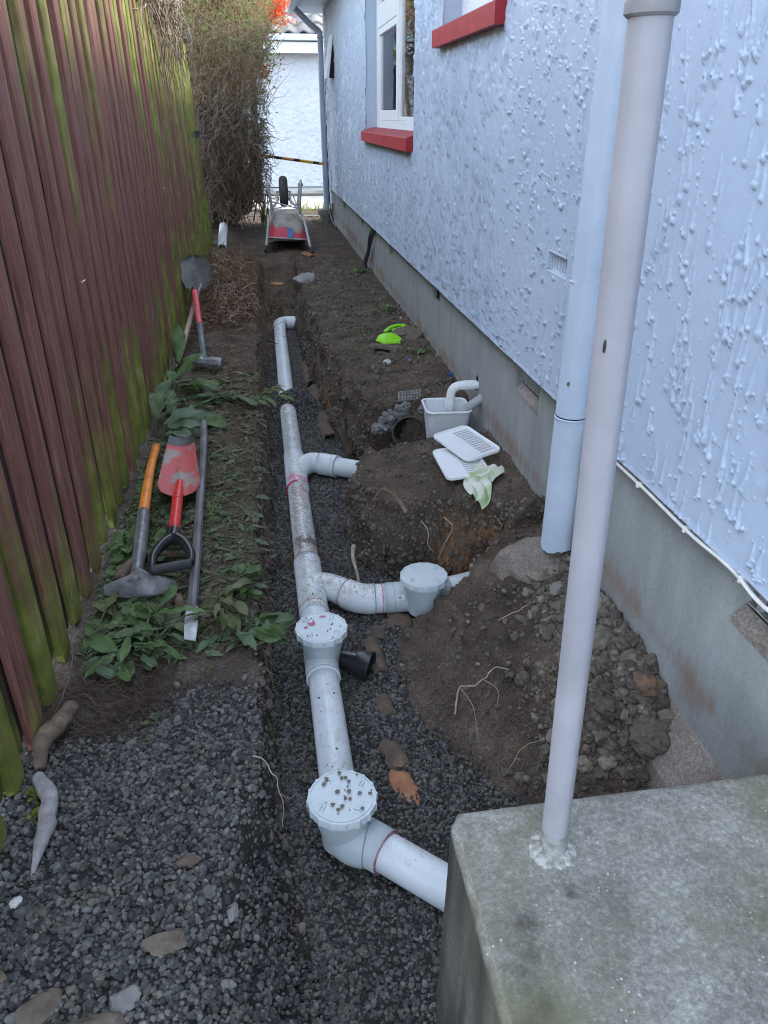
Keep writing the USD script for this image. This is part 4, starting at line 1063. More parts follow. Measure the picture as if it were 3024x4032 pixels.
for k in range(24):
    core.append(rock(390 + k, (U(.16, .26), U(.2, .3), U(.14, .24)), 3, .9, (U(-1.2, -.40), U(12.5, 12.9), U(.1, .6))))
part(thicket, 'inner_mass', cat(*core), 'fibre_dark', True)  # added dark lumps filling the thicket, shade of its hollow put in as colour


def leaves(n, where, L, W, mat_seed, droop=.4):
    vs, fs, c = [], [], 0
    r_ = np.random.default_rng(mat_seed)
    for _ in range(n):
        v, f = leaf(L * r_.uniform(.6, 1.3), W * r_.uniform(.7, 1.2), curl=droop * r_.uniform(0, 1.5), n=2, seed=0)
        v, f = move((v, f), where(), rx=r_.uniform(-.9, .9), ry=r_.uniform(-.8, .8), rz=r_.uniform(0, 2 * PI))
        vs.append(v); fs.append(f + c); c += len(v)
    return np.vstack(vs), np.vstack(fs)


def clump(c, s):
    return lambda: np.array(c) + rb.normal(size=3) * np.array(s)


part(thicket, 'green_leaves', cat(leaves(3000, lambda: inbush(2.1, 3.5, (10.9, 12.8)), .06, .026, 1), leaves(130, clump((.05, 12.0, 1.55), (.05, .3, .3)), .05, .03, 2), leaves(160, clump((.12, 12.2, 2.2), (.10, .3, .16)), .05, .03, 3)), 'crown_green')
part(thicket, 'yellow_leaves', cat(leaves(900, lambda: inbush(2.2, 3.5, (10.9, 12.6)), .05, .024, 4), leaves(40, clump((.06, 12.0, 1.0), (.03, .2, .15)), .05, .03, 5), leaves(60, clump((.10, 12.0, 1.9), (.06, .2, .16)), .045, .028, 6)), 'leaf_yellow')
part(thicket, 'rust_leaves', leaves(1100, lambda: inbush(1.9, 3.4, (10.9, 12.6)), .045, .02, 14), 'leaf_rust')
part(thicket, 'red_blossom', leaves(46, clump((.10, 11.9, 2.03), (.05, .2, .045)), .05, .035, 7), 'blossom')

mp = thing('autumn_tree', 'small tree with glowing orange-red leaves above the thicket before the tiled roof', 'tree', (-.1, 15.0, 0))
part(mp, 'trunk', tube(smooth_path([(-.35, 15.2, -.05), (-.3, 15.1, 1.4), (-.1, 15.0, 2.4), (.15, 15.0, 3.1)], 5), [.06] * 6 + [.045] * 5 + [.02] * 5, 8), 'twig_dead', True)
part(mp, 'branches', twigs(60, lambda: np.array([.05 + U(-.1, .1), 15.0, U(2.3, 2.9)]), lambda: np.array([U(-.4, .4), U(-.4, .4), U(.1, .5)]), .012, 4, 0, .03), 'twig_dead', True)
part(mp, 'crown', leaves(1500, clump((.20, 15.0, 3.10), (.20, .3, .13)), .075, .05, 8), 'blossom')
pb = thing('leafy_shrub', 'pale green leafy shrub in front of the garage gutter', 'shrub', (.2, 15.8, 1.0))
part(pb, 'twigs', twigs(70, lambda: np.array([U(-.5, .3), 15.8 + U(-.2, .2), U(1.6, 2.4)]), lambda: np.array([U(-.2, .5), U(-.3, .3), U(.1, .6)]), .006, 4, 0, .02), 'twig_dead', True)
part(pb, 'foliage', cat(leaves(420, clump((.22, 15.8, 3.0), (.22, .3, .12)), .055, .04, 9), leaves(120, clump((.1, 15.8, 2.5), (.16, .3, .2)), .05, .035, 10)), 'crown_green')
part(pb, 'stem', tube([(-.2, 15.9, -.05), (-.15, 15.85, 1.2), (0, 15.8, 2.6)], [.03, .025, .012], 7), 'twig_dead', True)
# big tree masses further off, behind the fence and the garage
for k, (tx, ty, th, tr, nm) in enumerate(((-3.6, 21.0, 4.6, 1.5, 'round green tree far behind the fence, left of the garage'), (4.2, 27.0, 6.5, 2.2, 'broad green tree behind the garage roof'))):
    t_ = thing('broadleaf_tree', nm, 'tree', (tx, ty, 0))
    part(t_, 'trunk', tube([(tx, ty, -.1), (tx, ty, th * .7)], [.16, .07], 8), 'twig_dead', True)
    part(t_, 'crown', leaves(1500, clump((tx, ty, th * .8), (tr * .5, tr * .5, th * .14)), .3, .2, 30 + k), 'crown_green')

# tall grass blades and a weed at the hedge foot by the barrow
def blades(name, cx, cy, n, hgt, label, mat='leaf_olive', spread=.06):
    t_ = thing(name, label, 'grass')
    vs = []
    for k in range(n):
        a = U(0, 2 * PI); h_ = hgt * U(.6, 1.15)
        v, f = leaf(h_, .018, curl=U(.2, 1.0), fold=.1, n=5, shape=.5)
        vs.append(move((v, f), (cx + U(-spread, spread), cy + U(-spread, spread), H(cx, cy) - .01 if cy < 13.8 else 0), rx=PI / 2 - U(.1, .5), rz=a))
    part(t_, 'blade', cat(*vs), mat, True)


blades('grass_tuft', -.03, 12.7, 26, .75, 'tall green grass tuft between the thicket and the upturned wheelbarrow')
blades('grass_tuft', .86, 12.95, 16, .14, 'low green grass at the foot of the far gully', 'leaf_green', .12)
blades('grass_tuft', .80, 14.3, 22, .22, 'green weeds by the path edge behind the far downpipe', 'leaf_yellow', .2)

pole = thing('barrier_pole', 'yellow and black striped pole across the passage end', 'barrier pole', (.35, 13.2, .9))
A_, B_ = np.array([-.28, 13.2, .985]), np.array([.93, 13.2, .825])
cols = ['stripe_yellow', 'black_rubber', 'stripe_yellow', 'black_rubber', 'stripe_orange', 'black_rubber', 'stripe_yellow', 'black_rubber', 'stripe_yellow']
tt = np.array([0, .12, .22, .37, .47, .62, .70, .87, .95, 1.0])
for k in range(9):
    part(pole, 'band', tube([A_ + (B_ - A_) * tt[k], A_ + (B_ - A_) * tt[k + 1]], .022, 10), cols[k], 40)

vine = thing('dead_vine', 'dry grey vine tangled over the top of the far fence', 'vine', (-.68, 6.8, 2.2))
part(vine, 'stems', twigs(240, lambda: np.array([-.69 + U(-.03, .03), U(6.0, 8.6), U(2.15, 2.62)]), lambda: np.array([U(-.02, .07), U(-.35, .35), U(-.5, .1)]), .006, 6, .1, .02), 'twig_dead', True)
part(vine, 'dry_leaves', leaves(60, lambda: np.array([-.64 + U(-.03, .03), U(6.1, 8.4), U(1.95, 2.55)]), .07, .03, 12), 'leaf_dead')
# ---------------------------------------------------------------- concrete step and the post on it
STZ = .30
sx0, sy1 = .272, 1.020
stp = m3.Manifold.hull_points(np.array([(sx0 + .012, -.4, STZ), (sx0 + .012, sy1 - .03, STZ), (sx0 + .03, sy1 - .012, STZ), (PX + .1, sy1 - .002, STZ), (PX + .1, -.4, STZ),
                                        (sx0, -.4, STZ - .014), (sx0, sy1 - .03, STZ - .014), (sx0 + .02, sy1, STZ - .014), (PX + .1, sy1 + .008, STZ - .014), (PX + .1, -.4, STZ - .014),
                                        (sx0 - .012, -.4, -.6), (sx0 - .012, sy1 - .02, -.6), (sx0 + .01, sy1 + .012, -.6), (PX + .1, sy1 + .012, -.6), (PX + .1, -.4, -.6)], float))
stp = stp.refine_to_length(.02)
v, f = arr(stp)
top = (v[:, 2] > STZ - .02)
edge = np.minimum(np.abs(v[:, 0] - sx0), np.abs(v[:, 1] - sy1))
nse = meshkit.fbm(v * 30, 4, 3) - .5
chip = np.clip(meshkit.fbm(v * 22, 3, 9) - .55, 0, 1) * np.exp(-edge / .02) * top
v = v.copy()
v[:, 2] += np.where(top, .004 * nse, 0) - chip * .05
v[:, 0] += np.where(v[:, 0] < sx0 + .02, .006 * (nse + .4 * (meshkit.fbm(v * 9, 2, 5) - .5)), 0) + chip * .05 * (np.abs(v[:, 0] - sx0) < .03)
v[:, 1] += np.where(v[:, 1] > sy1 - .03, .005 * nse, 0)
SPOTS = [(.352, .774, .022, 1.0), (.339, .718, .014, .8), (.328, .683, .014, .9), (.34, .641, .018, .7), (.447, .814, .007, .9), (.375, .806, .010, .7), (.528, .944, .008, 1.0), (.595, .584, .02, .6), (.60, .758, .006, .6), (.442, .667, .007, .6), (.30, .60, .03, .6)]
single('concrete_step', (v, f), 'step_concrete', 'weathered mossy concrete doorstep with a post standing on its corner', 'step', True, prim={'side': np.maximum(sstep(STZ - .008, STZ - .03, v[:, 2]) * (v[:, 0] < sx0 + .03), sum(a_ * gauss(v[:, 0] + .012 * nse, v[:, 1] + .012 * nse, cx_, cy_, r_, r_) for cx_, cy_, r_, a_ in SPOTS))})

pb_, pt_ = np.array([.445, .905, STZ]), np.array([.412, .905, 1.72])
post = thing('porch_post', 'lilac-grey painted round post rising from the corner of the concrete step', 'post', pb_)


def on(z_):
    return pb_ + (pt_ - pb_) * ((z_ - STZ) / (1.72 - STZ))


part(post, 'pole', tube([on(z_) for z_ in (STZ + .055, .7, 1.2, 1.60)], [.0235, .0237, .0237, .0237], 32), 'post_paint', 40)
part(post, 'foot', tube([on(z_) for z_ in (STZ - .01, STZ + .02, STZ + .055)], [.0245, .0242, .0237], 28), 'grimy_grey', 40)
part(post, 'collar', cat(tube([on(1.592), on(1.595), on(1.606), on(1.610)], [.025, .0285, .0285, .027], 32), tube([on(1.610), on(1.72)], .027, 32)), 'collar_grey', 40)
th = np.linspace(0, 2 * PI, 41)[:-1]
gv = []
for r_, z_ in ((.0235, .012), (.029, .009), (.036, .004), (.043, -.003)):
    rr = r_ * (1 + (.30 * (meshkit.noise(np.stack([np.cos(th) * 3.3, np.sin(th) * 3.3, th * 0 + r_ * 30], -1), 5) - .35) if r_ > .024 else 0))
    gv.append(np.stack([pb_[0] + rr * np.cos(th), pb_[1] + rr * np.sin(th), STZ + z_ + .006 * (meshkit.noise(np.stack([np.cos(th) * 6, np.sin(th) * 6, th * 0], -1), 6) - .5)], 1))
gv = np.vstack(gv)
gf = [(i * 40 + k, i * 40 + (k + 1) % 40, (i + 1) * 40 + (k + 1) % 40) for i in range(3) for k in range(40)] + [(i * 40 + k, (i + 1) * 40 + (k + 1) % 40, (i + 1) * 40 + k) for i in range(3) for k in range(40)]
part(post, 'grout', (gv, np.array(gf)), 'grout', False)
sk = on(1.285); sk2 = on(1.30)
ca = math.atan2(-sk[1], -sk[0]) - .35
part(post, 'dark_scuff', move(rock(4, (.0035, .002, .009), 1, .1), (sk[0] + .0232 * math.cos(ca), sk[1] + .0232 * math.sin(ca), 1.245), rz=ca), 'black_rubber', True)

# concrete haunch under the downpipe
h_v, h_f = rock(77, (.23, .21, .25), 4, .10, facet=.5)
h_v = h_v + np.array([.955, 2.40, -.135])
h_v = h_v + (meshkit.fbm(h_v * 14, 4, 8)[:, None] - .5) * .03
single('concrete_haunch', (h_v, h_f), 'haunch_concrete', 'lump of earth-stained concrete that the near downpipe ends on', 'concrete', True)

# ---------------------------------------------------------------- the drain
AX, R0 = -.302, .055


def mx(y_):
    return float(np.interp(y_, [1.4, 2.3, 3.0, 4.0, 5.0, 7.6], [.104, .090, .076, .066, .055, .050]))


def run(y0_, y1_, r, n=8, z=AX):
    return tube([(mx(y_), y_, z) for y_ in np.linspace(y0_, y1_, n)], r, 32)


drain = thing('drain_pipe', 'pale grey plastic drain in the gravel trench with two branches and three round-lidded chambers', 'drain pipe', (.07, 3.5, AX - R0))


def dpart(name, mesh, dirt=.30,  pink=None, mat='drain_pvc', parent=None, label=None):
    v_, f_ = arr(mesh)
    pk = np.zeros(len(v_))
    for (c, s, a) in pink or ():
        pk = np.maximum(pk, a * np.exp(-np.sum(((v_ - np.array(c)) / np.array(s)) ** 2, 1)))
    # keep the mesh's shape and shade it smooth across gentle angles
    path = (parent or drain)
    nm = path + '/' + numbered(path, name)
    vv = v_ - LOC[path]
    m = usdkit.mesh(stage, nm, (vv, f_), LK[mat], True)
    LOC[nm] = LOC[path]
    if label:
        m.GetPrim().SetCustomDataByKey('label', label)
    for k, a in (('dirt', np.full(len(v_), dirt)), ('pink', pk)):
        UsdGeom.PrimvarsAPI(m).CreatePrimvar(k, Sdf.ValueTypeNames.FloatArray, 'vertex').Set(Vt.FloatArray.FromNumpy(a.astype(np.float32)))
    return nm


def ring(c, d, r, w=.0035, mat='pvc_grey', name='joint_ring', parent=None):
    c, d = np.array(c), np.array(d) / np.linalg.norm(d)
    return part(parent or drain, name, tube([c - d * w * .5, c + d * w * .5], r, 32), mat, 40)


ydir = np.array([-.014, 1, 0])
NE = 16   # refine runs so that primvars can vary along them
pipe1 = dpart('pipe', run(1.52, 2.17, R0, NE), .36)
sock1 = dpart('socket', run(2.165, 2.40, R0 + .007, NE), .30)
dpart('pipe', run(2.39, 2.62, R0, 6), .30)
w2 = dpart('junction', run(2.56, 2.98, R0 + .006, NE), .50, pink=[((.10, 2.9, -.25), (.05, .035, .05), .7)])
dpart('pipe', run(2.97, 3.76, R0, 30), .66, pink=[((.07, 3.66, -.25), (.08, .07, .08), .72), ((.075, 3.05, -.25), (.08, .03, .08), .55)])
w1 = dpart('junction', run(3.75, 4.22, R0 + .006, 24), .48, pink=[((.07, 3.80, -.25), (.10, .07, .08), .95)])
dpart('pipe', run(4.21, 5.02, R0, 20), .56)
dpart('pipe', run(5.02, 7.42, R0, 30), .22)
elb = smooth_path([(mx(7.4), 7.38, AX), (mx(7.4) + .003, 7.48, AX), (mx(7.4) + .05, 7.545, AX), (mx(7.4) + .13, 7.55, AX), (.24, 7.55, AX)], 5)
dpart('elbow', tube(elb, R0 + .004, 32), .2)
part(drain, 'open_end', pipe_shell([(.235, 7.55, AX), (.275, 7.55, AX + .002)], R0 + .010, .008), 'drain_pvc', 40)
# branch one
b1 = smooth_path([(mx(3.95), 3.93, AX), (.10, 4.04, AX), (.16, 4.105, AX), (.215, 4.085, AX)], 6)
dpart('branch_bend', tube(b1, R0 + .005, 32), .42, parent=None)
b1b = smooth_path([(.205, 4.09, AX), (.26, 4.06, AX), (.31, 4.03, AX)], 6)
dpart('coupling', tube(b1b, R0 + .009, 32), .38, pink=[((.24, 4.02, -.27), (.03, .04, .05), .75)])
dpart('branch_pipe', tube([(.30, 4.035, AX), (.40, 3.975, AX), (.62, 3.84, AX)], R0, 32), .25)
ring((.213, 4.086, AX), (1, -.4, 0), R0 + .0105)
ring((.305, 4.033, AX), (1, -.55, 0), R0 + .0105)
# branch two
b2 = smooth_path([(mx(2.75), 2.70, AX), (.12, 2.775, AX), (.175, 2.755, AX), (.235, 2.70, AX)], 6)
dpart('branch_bend', tube(b2, R0 + .005, 32), .52)
b2b = smooth_path([(.225, 2.71, AX), (.265, 2.672, AX), (.31, 2.655, AX), (.345, 2.652, AX)], 6)
dpart('bend', tube(b2b, R0 + .009, 32), .50)
dpart('coupling', tube([(.335, 2.652, AX), (.37, 2.650, AX), (.392, 2.650, AX)], R0 + .007, 32), .44, pink=[((.385, 2.60, -.28), (.012, .05, .05), .8)])
dpart('socket', tube([(.39, 2.650, AX), (.45, 2.650, AX), (.56, 2.655, AX), (.66, 2.675, AX)], R0 + .010, 32), .30, mat='chamber_grey')
dpart('branch_pipe', tube([(.65, 2.673, AX), (.72, 2.69, AX), (.80, 2.715, AX), (.98, 2.76, AX)], R0, 32), .3, pink=[((.74, 2.66, -.25), (.02, .05, .05), .9)])
ring((.229, 2.706, AX), (.7, -.6, 0), R0 + .0108, .003, 'magenta_ring')
ring((.339, 2.652, AX), (1, 0, 0), R0 + .0106, .003)
ring((.372, 2.65, AX), (1, 0, 0), R0 + .0085, .003, 'pink_primer')
ring((.42, 2.65, AX), (1, 0, 0), R0 + .0115, .002)
ring((mx(2.62), 2.60, AX), ydir, R0 + .0072, .003, 'magenta_ring')
ring((mx(2.168), 2.17, AX), ydir, R0 + .0085, .003)
ring((mx(3.755), 3.752, AX), ydir, R0 + .0078, .004, 'pink_primer')
ring((mx(2.98), 2.985, AX), ydir, R0 + .0072, .002)
# near bend and outlet pipe
nb = smooth_path([(mx(1.55), 1.57, AX), (.106, 1.50, AX), (.128, 1.465, AX), (.165, 1.448, AX)], 6)
dpart('bend', tube(nb, R0 + .010, 32), .22, mat='chamber_grey')
dn = np.array([.225, -.205, 0]); dn /= np.linalg.norm(dn)
o_ = np.array([.140, 1.478, AX])
dpart('socket', tube([o_, o_ + dn * .05, o_ + dn * .095], R0 + .008, 32), .24, mat='chamber_grey')
dpart('outlet_pipe', tube([o_ + dn * .09, o_ + dn * .2, o_ + dn * .34, o_ + dn * .5], R0, 36), .30)
ring(o_ + dn * .034, dn, R0 + .0092, .002)
ring(o_ + dn * .0955, dn, R0 + .0086, .0028, 'magenta_ring')


def chamber(cx, cy, zt, rl, label, ang0, pink=False):
    ch = part(drain, 'inspection_chamber', lathe([(R0 + .006, AX - .02), (R0 + .007, AX + .02), (rl * .74, AX + .055), (rl * .86, zt - .045), (rl * .885, zt - .02), (rl * .885, zt - .012)], 44, (cx, cy, 0)), 'chamber_grey', True, label=label)
    # screw lid: toothed rim, sunk ring, four pairs of lugs
    n = 96
    ang = np.arange(n) * 2 * PI / n
    tooth = np.where((np.arange(n) % 6) < 1, .0035, 0.0)
    prof = [(rl * .9, -.026, 0), (rl * .985, -.026, 1), (rl, -.020, 1), (rl, -.006, 1), (rl * .985, 0.0, 1), (rl * .93, .0005, 0), (rl * .925, -.0022, 0), (rl * .905, -.0022, 0), (rl * .90, .001, 0), (0.0001, .002, 0)]
    vs = []
    for r_, z_, k in prof:
        rr = r_ + tooth * k
        vs.append(np.stack([cx + rr * np.cos(ang), cy + rr * np.sin(ang), np.full(n, zt + z_)], 1))
    v_ = np.vstack(vs)
    f_ = []
    for i in range(len(prof) - 1):
        for k in range(n):
            a, b = i * n + k, i * n + (k + 1) % n
            f_ += [(a, b, b + n), (a, b + n, a + n)]
    lugs = []
    for k in range(4):
        a = ang0 + k * PI / 2
        for s_ in (-1, 1):
            lugs.append(move(rbox(-.011, .011, -.0022, .0022, 0, .007, .0008), (0, s_ * .005, 0)))
            lugs[-1] = move(lugs[-1], (0, 0, 0), rz=.5)
            lugs[-1] = move(move(lugs[-1], (rl * .70, 0, 0)), (cx, cy, zt), rz=a)
    lid = part(ch, 'screw_lid', (v_, np.array(f_)), 'lid_grey', 30)
    for k in range(4):
        part(ch, 'lug', cat(lugs[2 * k], lugs[2 * k + 1]), 'lid_grey')
    if pink:
        rp = np.random.default_rng(4)
        for (dx, dy, a, b) in ((-.035, .02, .016, .008), (-.055, -.0, .009, .005), (.01, .06, .011, .005)):
            t_ = np.linspace(0, 2 * PI, 15)[:-1]
            rr = 1 + .25 * rp.normal(size=14)
            part(ch, 'paint_mark', (np.vstack([[[cx + dx, cy + dy, zt + .0052]], np.stack([cx + dx + a * rr * np.cos(t_), cy + dy + b * rr * np.sin(t_), np.full(14, zt + .0048)], 1)]), np.array([(0, 1 + k, 1 + (k + 1) % 14) for k in range(14)])), 'pink_primer')
    return ch


ch1 = chamber(.099, 1.492, -.153, .0955, 'nearest round chamber with gravel lying on its lid', .55)
ch2 = chamber(.097, 2.275, -.150, .0945, 'middle chamber with pink marks on its lid', .9, True)
ch3 = chamber(.534, 2.572, -.150, .0955, 'chamber on the side branch', .6)


def sticker(parent, c, ex, ez, w, h, n=9):
    ex, ez = np.array(ex) / np.linalg.norm(ex), np.array(ez) / np.linalg.norm(ez)
    nn_ = np.cross(ex, ez)
    L = part(parent, 'label', basis(box(-w / 2, w / 2, -.0004, .0002, -h / 2, h / 2), c, ex, -nn_, ez), 'label_white')
    r_ = np.random.default_rng(2)
    x_ = -w * .4
    bars = []
    while x_ < w * .1:
        b_ = w * r_.uniform(.015, .04)
        bars.append(basis(box(x_, x_ + b_, -.0009, -.0004, -h * .3, h * .3), c, ex, -nn_, ez)); x_ += b_ + w * r_.uniform(.02, .035)
    part(parent, 'barcode', cat(*bars), 'black_void')


sticker(ch2, (.088, 2.275 - .064, -.272), (1, 0.0, 0), (.0, .5, .85), .030, .018)
sticker(ch3, (.445, 2.650 - .056, -.268), (1, 0, 0), (0, .52, .85), .026, .022)
# a dark arched web on chamber three's saddle
part(ch3, 'saddle_web', lathe([(.0, 0), (.055, 0), (.055, .003), (.0, .003)], 28), 'pvc_grey') if False else None

# stones and crumbs that fell on the lids and pipes
rl_ = np.random.default_rng(61)
fall = []
for k in range(26):
    a, r_ = rl_.uniform(0, 2 * PI), .075 * math.sqrt(rl_.uniform(0, 1))
    s_ = rl_.choice([.0025, .004, .0062, .0072], p=[.3, .25, .25, .2])
    fall.append(rock(500 + k, (s_, s_ * .85, s_ * .7), 1, .25, (.108 + r_ * math.cos(a), 1.50 + r_ * math.sin(a), -.150 + s_ * .55), facet=.8))
single('fallen_stones', cat(*fall), 'gravel_brown', 'scatter of small brown stones lying on the nearest chamber lid', 'stones', kind='stuff')
fall = []
for k in range(120):
    y_ = rl_.uniform(1.62, 7.3)
    a = rl_.normal() * .45
    s_ = rl_.choice([.0016, .0025, .0045], p=[.6, .33, .07])
    rr = R0 + (.007 if (2.16 < y_ < 2.4 or 2.56 < y_ < 2.98 or 3.75 < y_ < 4.22) else 0)
    fall.append(rock(600 + k, (s_, s_, s_ * .7), 1, .25, (mx(y_) + rr * math.sin(a), y_, AX + rr * math.cos(a) + s_ * .3), facet=.8))
for k in range(12):
    a, r_ = rl_.uniform(0, 2 * PI), .08 * math.sqrt(rl_.uniform(0, 1))
    fall.append(rock(800 + k, (.003, .003, .002), 1, .25, (.097 + r_ * math.cos(a), 2.275 + r_ * math.sin(a), -.1465)))
single('fallen_crumbs', cat(*fall), 'clod', 'dark crumbs of soil and gravel fallen along the top of the drain', 'crumbs', kind='stuff')

# the loose black fitting
bf = thing('pipe_fitting', 'loose black plastic drain fitting lying beside the middle chamber, its mouth open', 'pipe fitting', (.22, 2.27, -.37))
bd = np.array([.86, -.42, -.06]); bd /= np.linalg.norm(bd)
bo = np.array([.168, 2.285, -.312])
part(bf, 'body', pipe_shell([bo, bo + bd * .03, bo + bd * .055, bo + bd * .075, bo + bd * .11], [.036, .037, .043, .052, .053], .004), 'black_plastic', 40)
part(bf, 'collar', tube([bo + bd * .108, bo + bd * .118], .057, 28, caps=False), 'black_plastic', True)
part(bf, 'stopper', tube([bo + bd * .004, bo + bd * .012], .0325, 24), 'black_void', 40)
part(bf, 'label', basis(box(-.008, .008, -.0003, .0003, -.003, .003), bo + bd * .06 + np.array([-.01, -.012, .050]), (.6, -.6, .1), (.5, .5, .6), (0, -.3, .9)), 'label_white')

# ---------------------------------------------------------------- old clay pipe pieces
def shard(name, c, rx_, L, a0, a1, r, t, mat, label, rot, seed, group=None):
    """A broken piece of a clay pipe: an arc of wall with ragged ends."""
    n, k = 12, 5
    r_ = np.random.default_rng(seed)
    ang = np.linspace(a0, a1, n)
    e0, e1 = np.convolve(r_.uniform(-.16, .16, n + 2), [.3, .4, .3], 'valid') * min(L, .12), np.convolve(r_.uniform(-.16, .16, n + 2), [.3, .4, .3], 'valid') * min(L, .12)
    vs = []
    for rr in (r, r - t):
        for i in range(k + 1):
            u = i / k
            yy = (-.5 + u) * L + e0 * (1 - u) + e1 * u
            vs.append(np.stack([rr * np.cos(ang), yy, rr * np.sin(ang)], 1))
    v_ = np.vstack(vs)
    f_ = []
    N = (k + 1) * n
    for i in range(k):
        for j in range(n - 1):
            a = i * n + j
            f_ += [(a, a + n, a + n + 1), (a, a + n + 1, a + 1), (N + a, N + a + n + 1, N + a + n), (N + a, N + a + 1, N + a + n + 1)]
        for j, sg in ((0, 1), (n - 1, -1)):
            a = i * n + j
            f_ += [(a, N + a, N + a + n), (a, N + a + n, a + n)] if sg > 0 else [(a, N + a + n, N + a), (a, a + n, N + a + n)]
    for j in range(n - 1):
        for i in (0, k):
            a = i * n + j
            f_ += [(a, a + 1, N + a + 1), (a, N + a + 1, N + a)] if i == 0 else [(a, N + a + 1, a + 1), (a, N + a, N + a + 1)]
    m_ = move((v_ + (meshkit.fbm(v_ * 25, 3, seed)[:, None] - .5) * .018, np.array(f_)), c, rx=rot[0], ry=rot[1], rz=rot[2])
    return single(name, m_, mat, label, 'clay pipe shard', 35, group)


shard('clay_pipe_shard', (.315, 1.66, -.392), 0, .155, .75, 2.4, .05, .012, 'terracotta', 'bright orange clay pipe shard in the gravel, nearest the concrete step', (.15, .1, .35), 1)
shard('clay_pipe_shard', (.30, 1.82, -.372), 0, .11, .3, 2.85, .036, .012, 'dirty_terracotta', 'ochre dirt-covered clay shard just behind the orange shard', (.1, -.1, .25), 2)
shard('clay_pipe_shard', (.305, 2.06, -.385), 0, .10, .3, 2.85, .034, .012, 'dirty_terracotta', 'low clay shard half buried at the foot of the near spoil slope', (.0, .1, .12), 3)
shard('clay_pipe_shard', (.305, 2.34, -.372), 0, .20, .3, 2.85, .034, .012, 'dirty_terracotta', 'clay pipe shard beside the black fitting', (.0, .2, .1), 4)
shard('clay_pipe_shard', (.335, 2.50, -.385), 0, .08, .3, 2.8, .03, .012, 'dirty_terracotta', 'brown clay pipe shard behind the black fitting', (.05, .25, .05), 5)
shard('clay_pipe_shard', (.43, 2.575, -.385), 0, .10, .4, 2.8, .04, .012, 'dirty_terracotta', 'curved clay shard under the coupling of the side branch', (.1, .0, 1.3), 6)
for k, (y_, x_, L) in enumerate(((4.80, .285, .42), (5.35, .262, .5), (6.0, .235, .55))):
    shard('clay_pipe_shard', (x_ + .02, y_, -.362), 0, L, .6, 2.9, .05, .012, 'dirty_terracotta', ('old clay pipe showing in the trench side, nearest length', 'old clay pipe showing in the trench side, middle length', 'old clay pipe showing in the trench side, farthest length')[k], (0, -.3, .03), 10 + k)
shard('clay_pipe_shard', (.058, 8.32, -.17), 0, .13, 1.1, 2.1, .11, .014, 'terracotta', 'flat orange clay shard lying alone on the dug floor beyond the elbow', (.05, 0, 1.2), 21)
shard('clay_pipe_shard', (.46, 9.55, -.045), 0, .16, .7, 2.4, .085, .014, 'terracotta', 'left one of two orange clay shards in front of the wheelbarrow', (.1, .2, .5), 22)
shard('clay_pipe_shard', (.60, 9.62, .045), 0, .12, .5, 2.7, .085, .014, 'terracotta', 'right one of two orange clay shards in front of the wheelbarrow, hollow side up', (2.9, .2, .35), 23)
single('concrete_lump', move(rock(9, (.13, .16, .09), 3, .3, facet=.8), (.36, 7.85, .03)), 'old_concrete', 'pale grey concrete lump on the bank edge by the end of the drain', 'concrete', True)

# the broken earthenware mouth in the middle bay
od = thing('old_drain', 'broken old clay drain mouth set in crumbling concrete in the side of the middle bay', 'old drain', (.725, 3.95, -.2))
seg = []
rq = np.random.default_rng(88)
for k in range(44):
    a = rq.uniform(-.05, PI + .1)
    rr = rq.uniform(.105, .185)
    sz = rq.uniform(.014, .028)
    seg.append(rock(700 + k, (sz * 1.3, sz * 1.6, sz), 3, .5, (.725 + rr * math.cos(a), 4.075 + rq.uniform(-.012, .012), -.115 + rr * .92 * math.sin(a)), facet=.9))
part(od, 'concrete_surround', cat(*seg), 'rubble', 30)
part(od, 'pipe_mouth', pipe_shell([(.725, 4.035, -.115), (.725, 4.06, -.115), (.73, 4.14, -.11)], [.100, .095, .085], .010, 24), 'stone_brown', 40)
part(od, 'hollow', tube([(.725, 4.09, -.115), (.725, 4.10, -.115)], .088, 20), 'black_void')
shard('clay_pipe_shard', (.50, 3.86, -.22), 0, .15, .2, 2.6, .06, .014, 'dirty_terracotta', 'long clay shard leaning in the middle bay beside the branch pipe', (.5, -.3, .8), 24)
shard('clay_pipe_shard', (.345, 4.28, -.25), 0, .16, .3, 2.2, .06, .014, 'dirty_terracotta', 'pale clay shard upright at the left of the middle bay', (1.2, 0, .9), 25)
# ---------------------------------------------------------------- bucket, waste pipes, trays, cloth
bk = thing('bucket', 'square white plastic bucket against the plinth, catching two waste pipes', 'bucket', (.90, 3.80, -.12))


def rrect(w, d, r, n=5):
    out = []
    for (sx, sy, a0) in ((1, 1, 0), (-1, 1, PI / 2), (-1, -1, PI), (1, -1, 3 * PI / 2)):
        for k in range(n + 1):
            a = a0 + PI / 2 * k / n
            out.append((sx * (w / 2 - r) + r * math.cos(a), sy * (d / 2 - r) + r * math.sin(a)))
    return np.array(out)


def loft(sections, close_bottom=True):
    vs, fs, c = [], [], 0
    n = len(sections[0][0])
    for p_, z_ in sections:
        vs.append(np.column_stack([p_, np.full(n, z_)]))
    v_ = np.vstack(vs)
    for i in range(len(sections) - 1):
        for k in range(n):
            a, b = i * n + k, i * n + (k + 1) % n
            fs += [(a, b, b + n), (a, b + n, a + n)]
    for k in range(1, n - 1):
        fs.append((0, k + 1, k))
    L = (len(sections) - 1) * n
    for k in range(1, n - 1):
        fs.append((L, L + k, L + k + 1))
    return v_, np.array(fs)


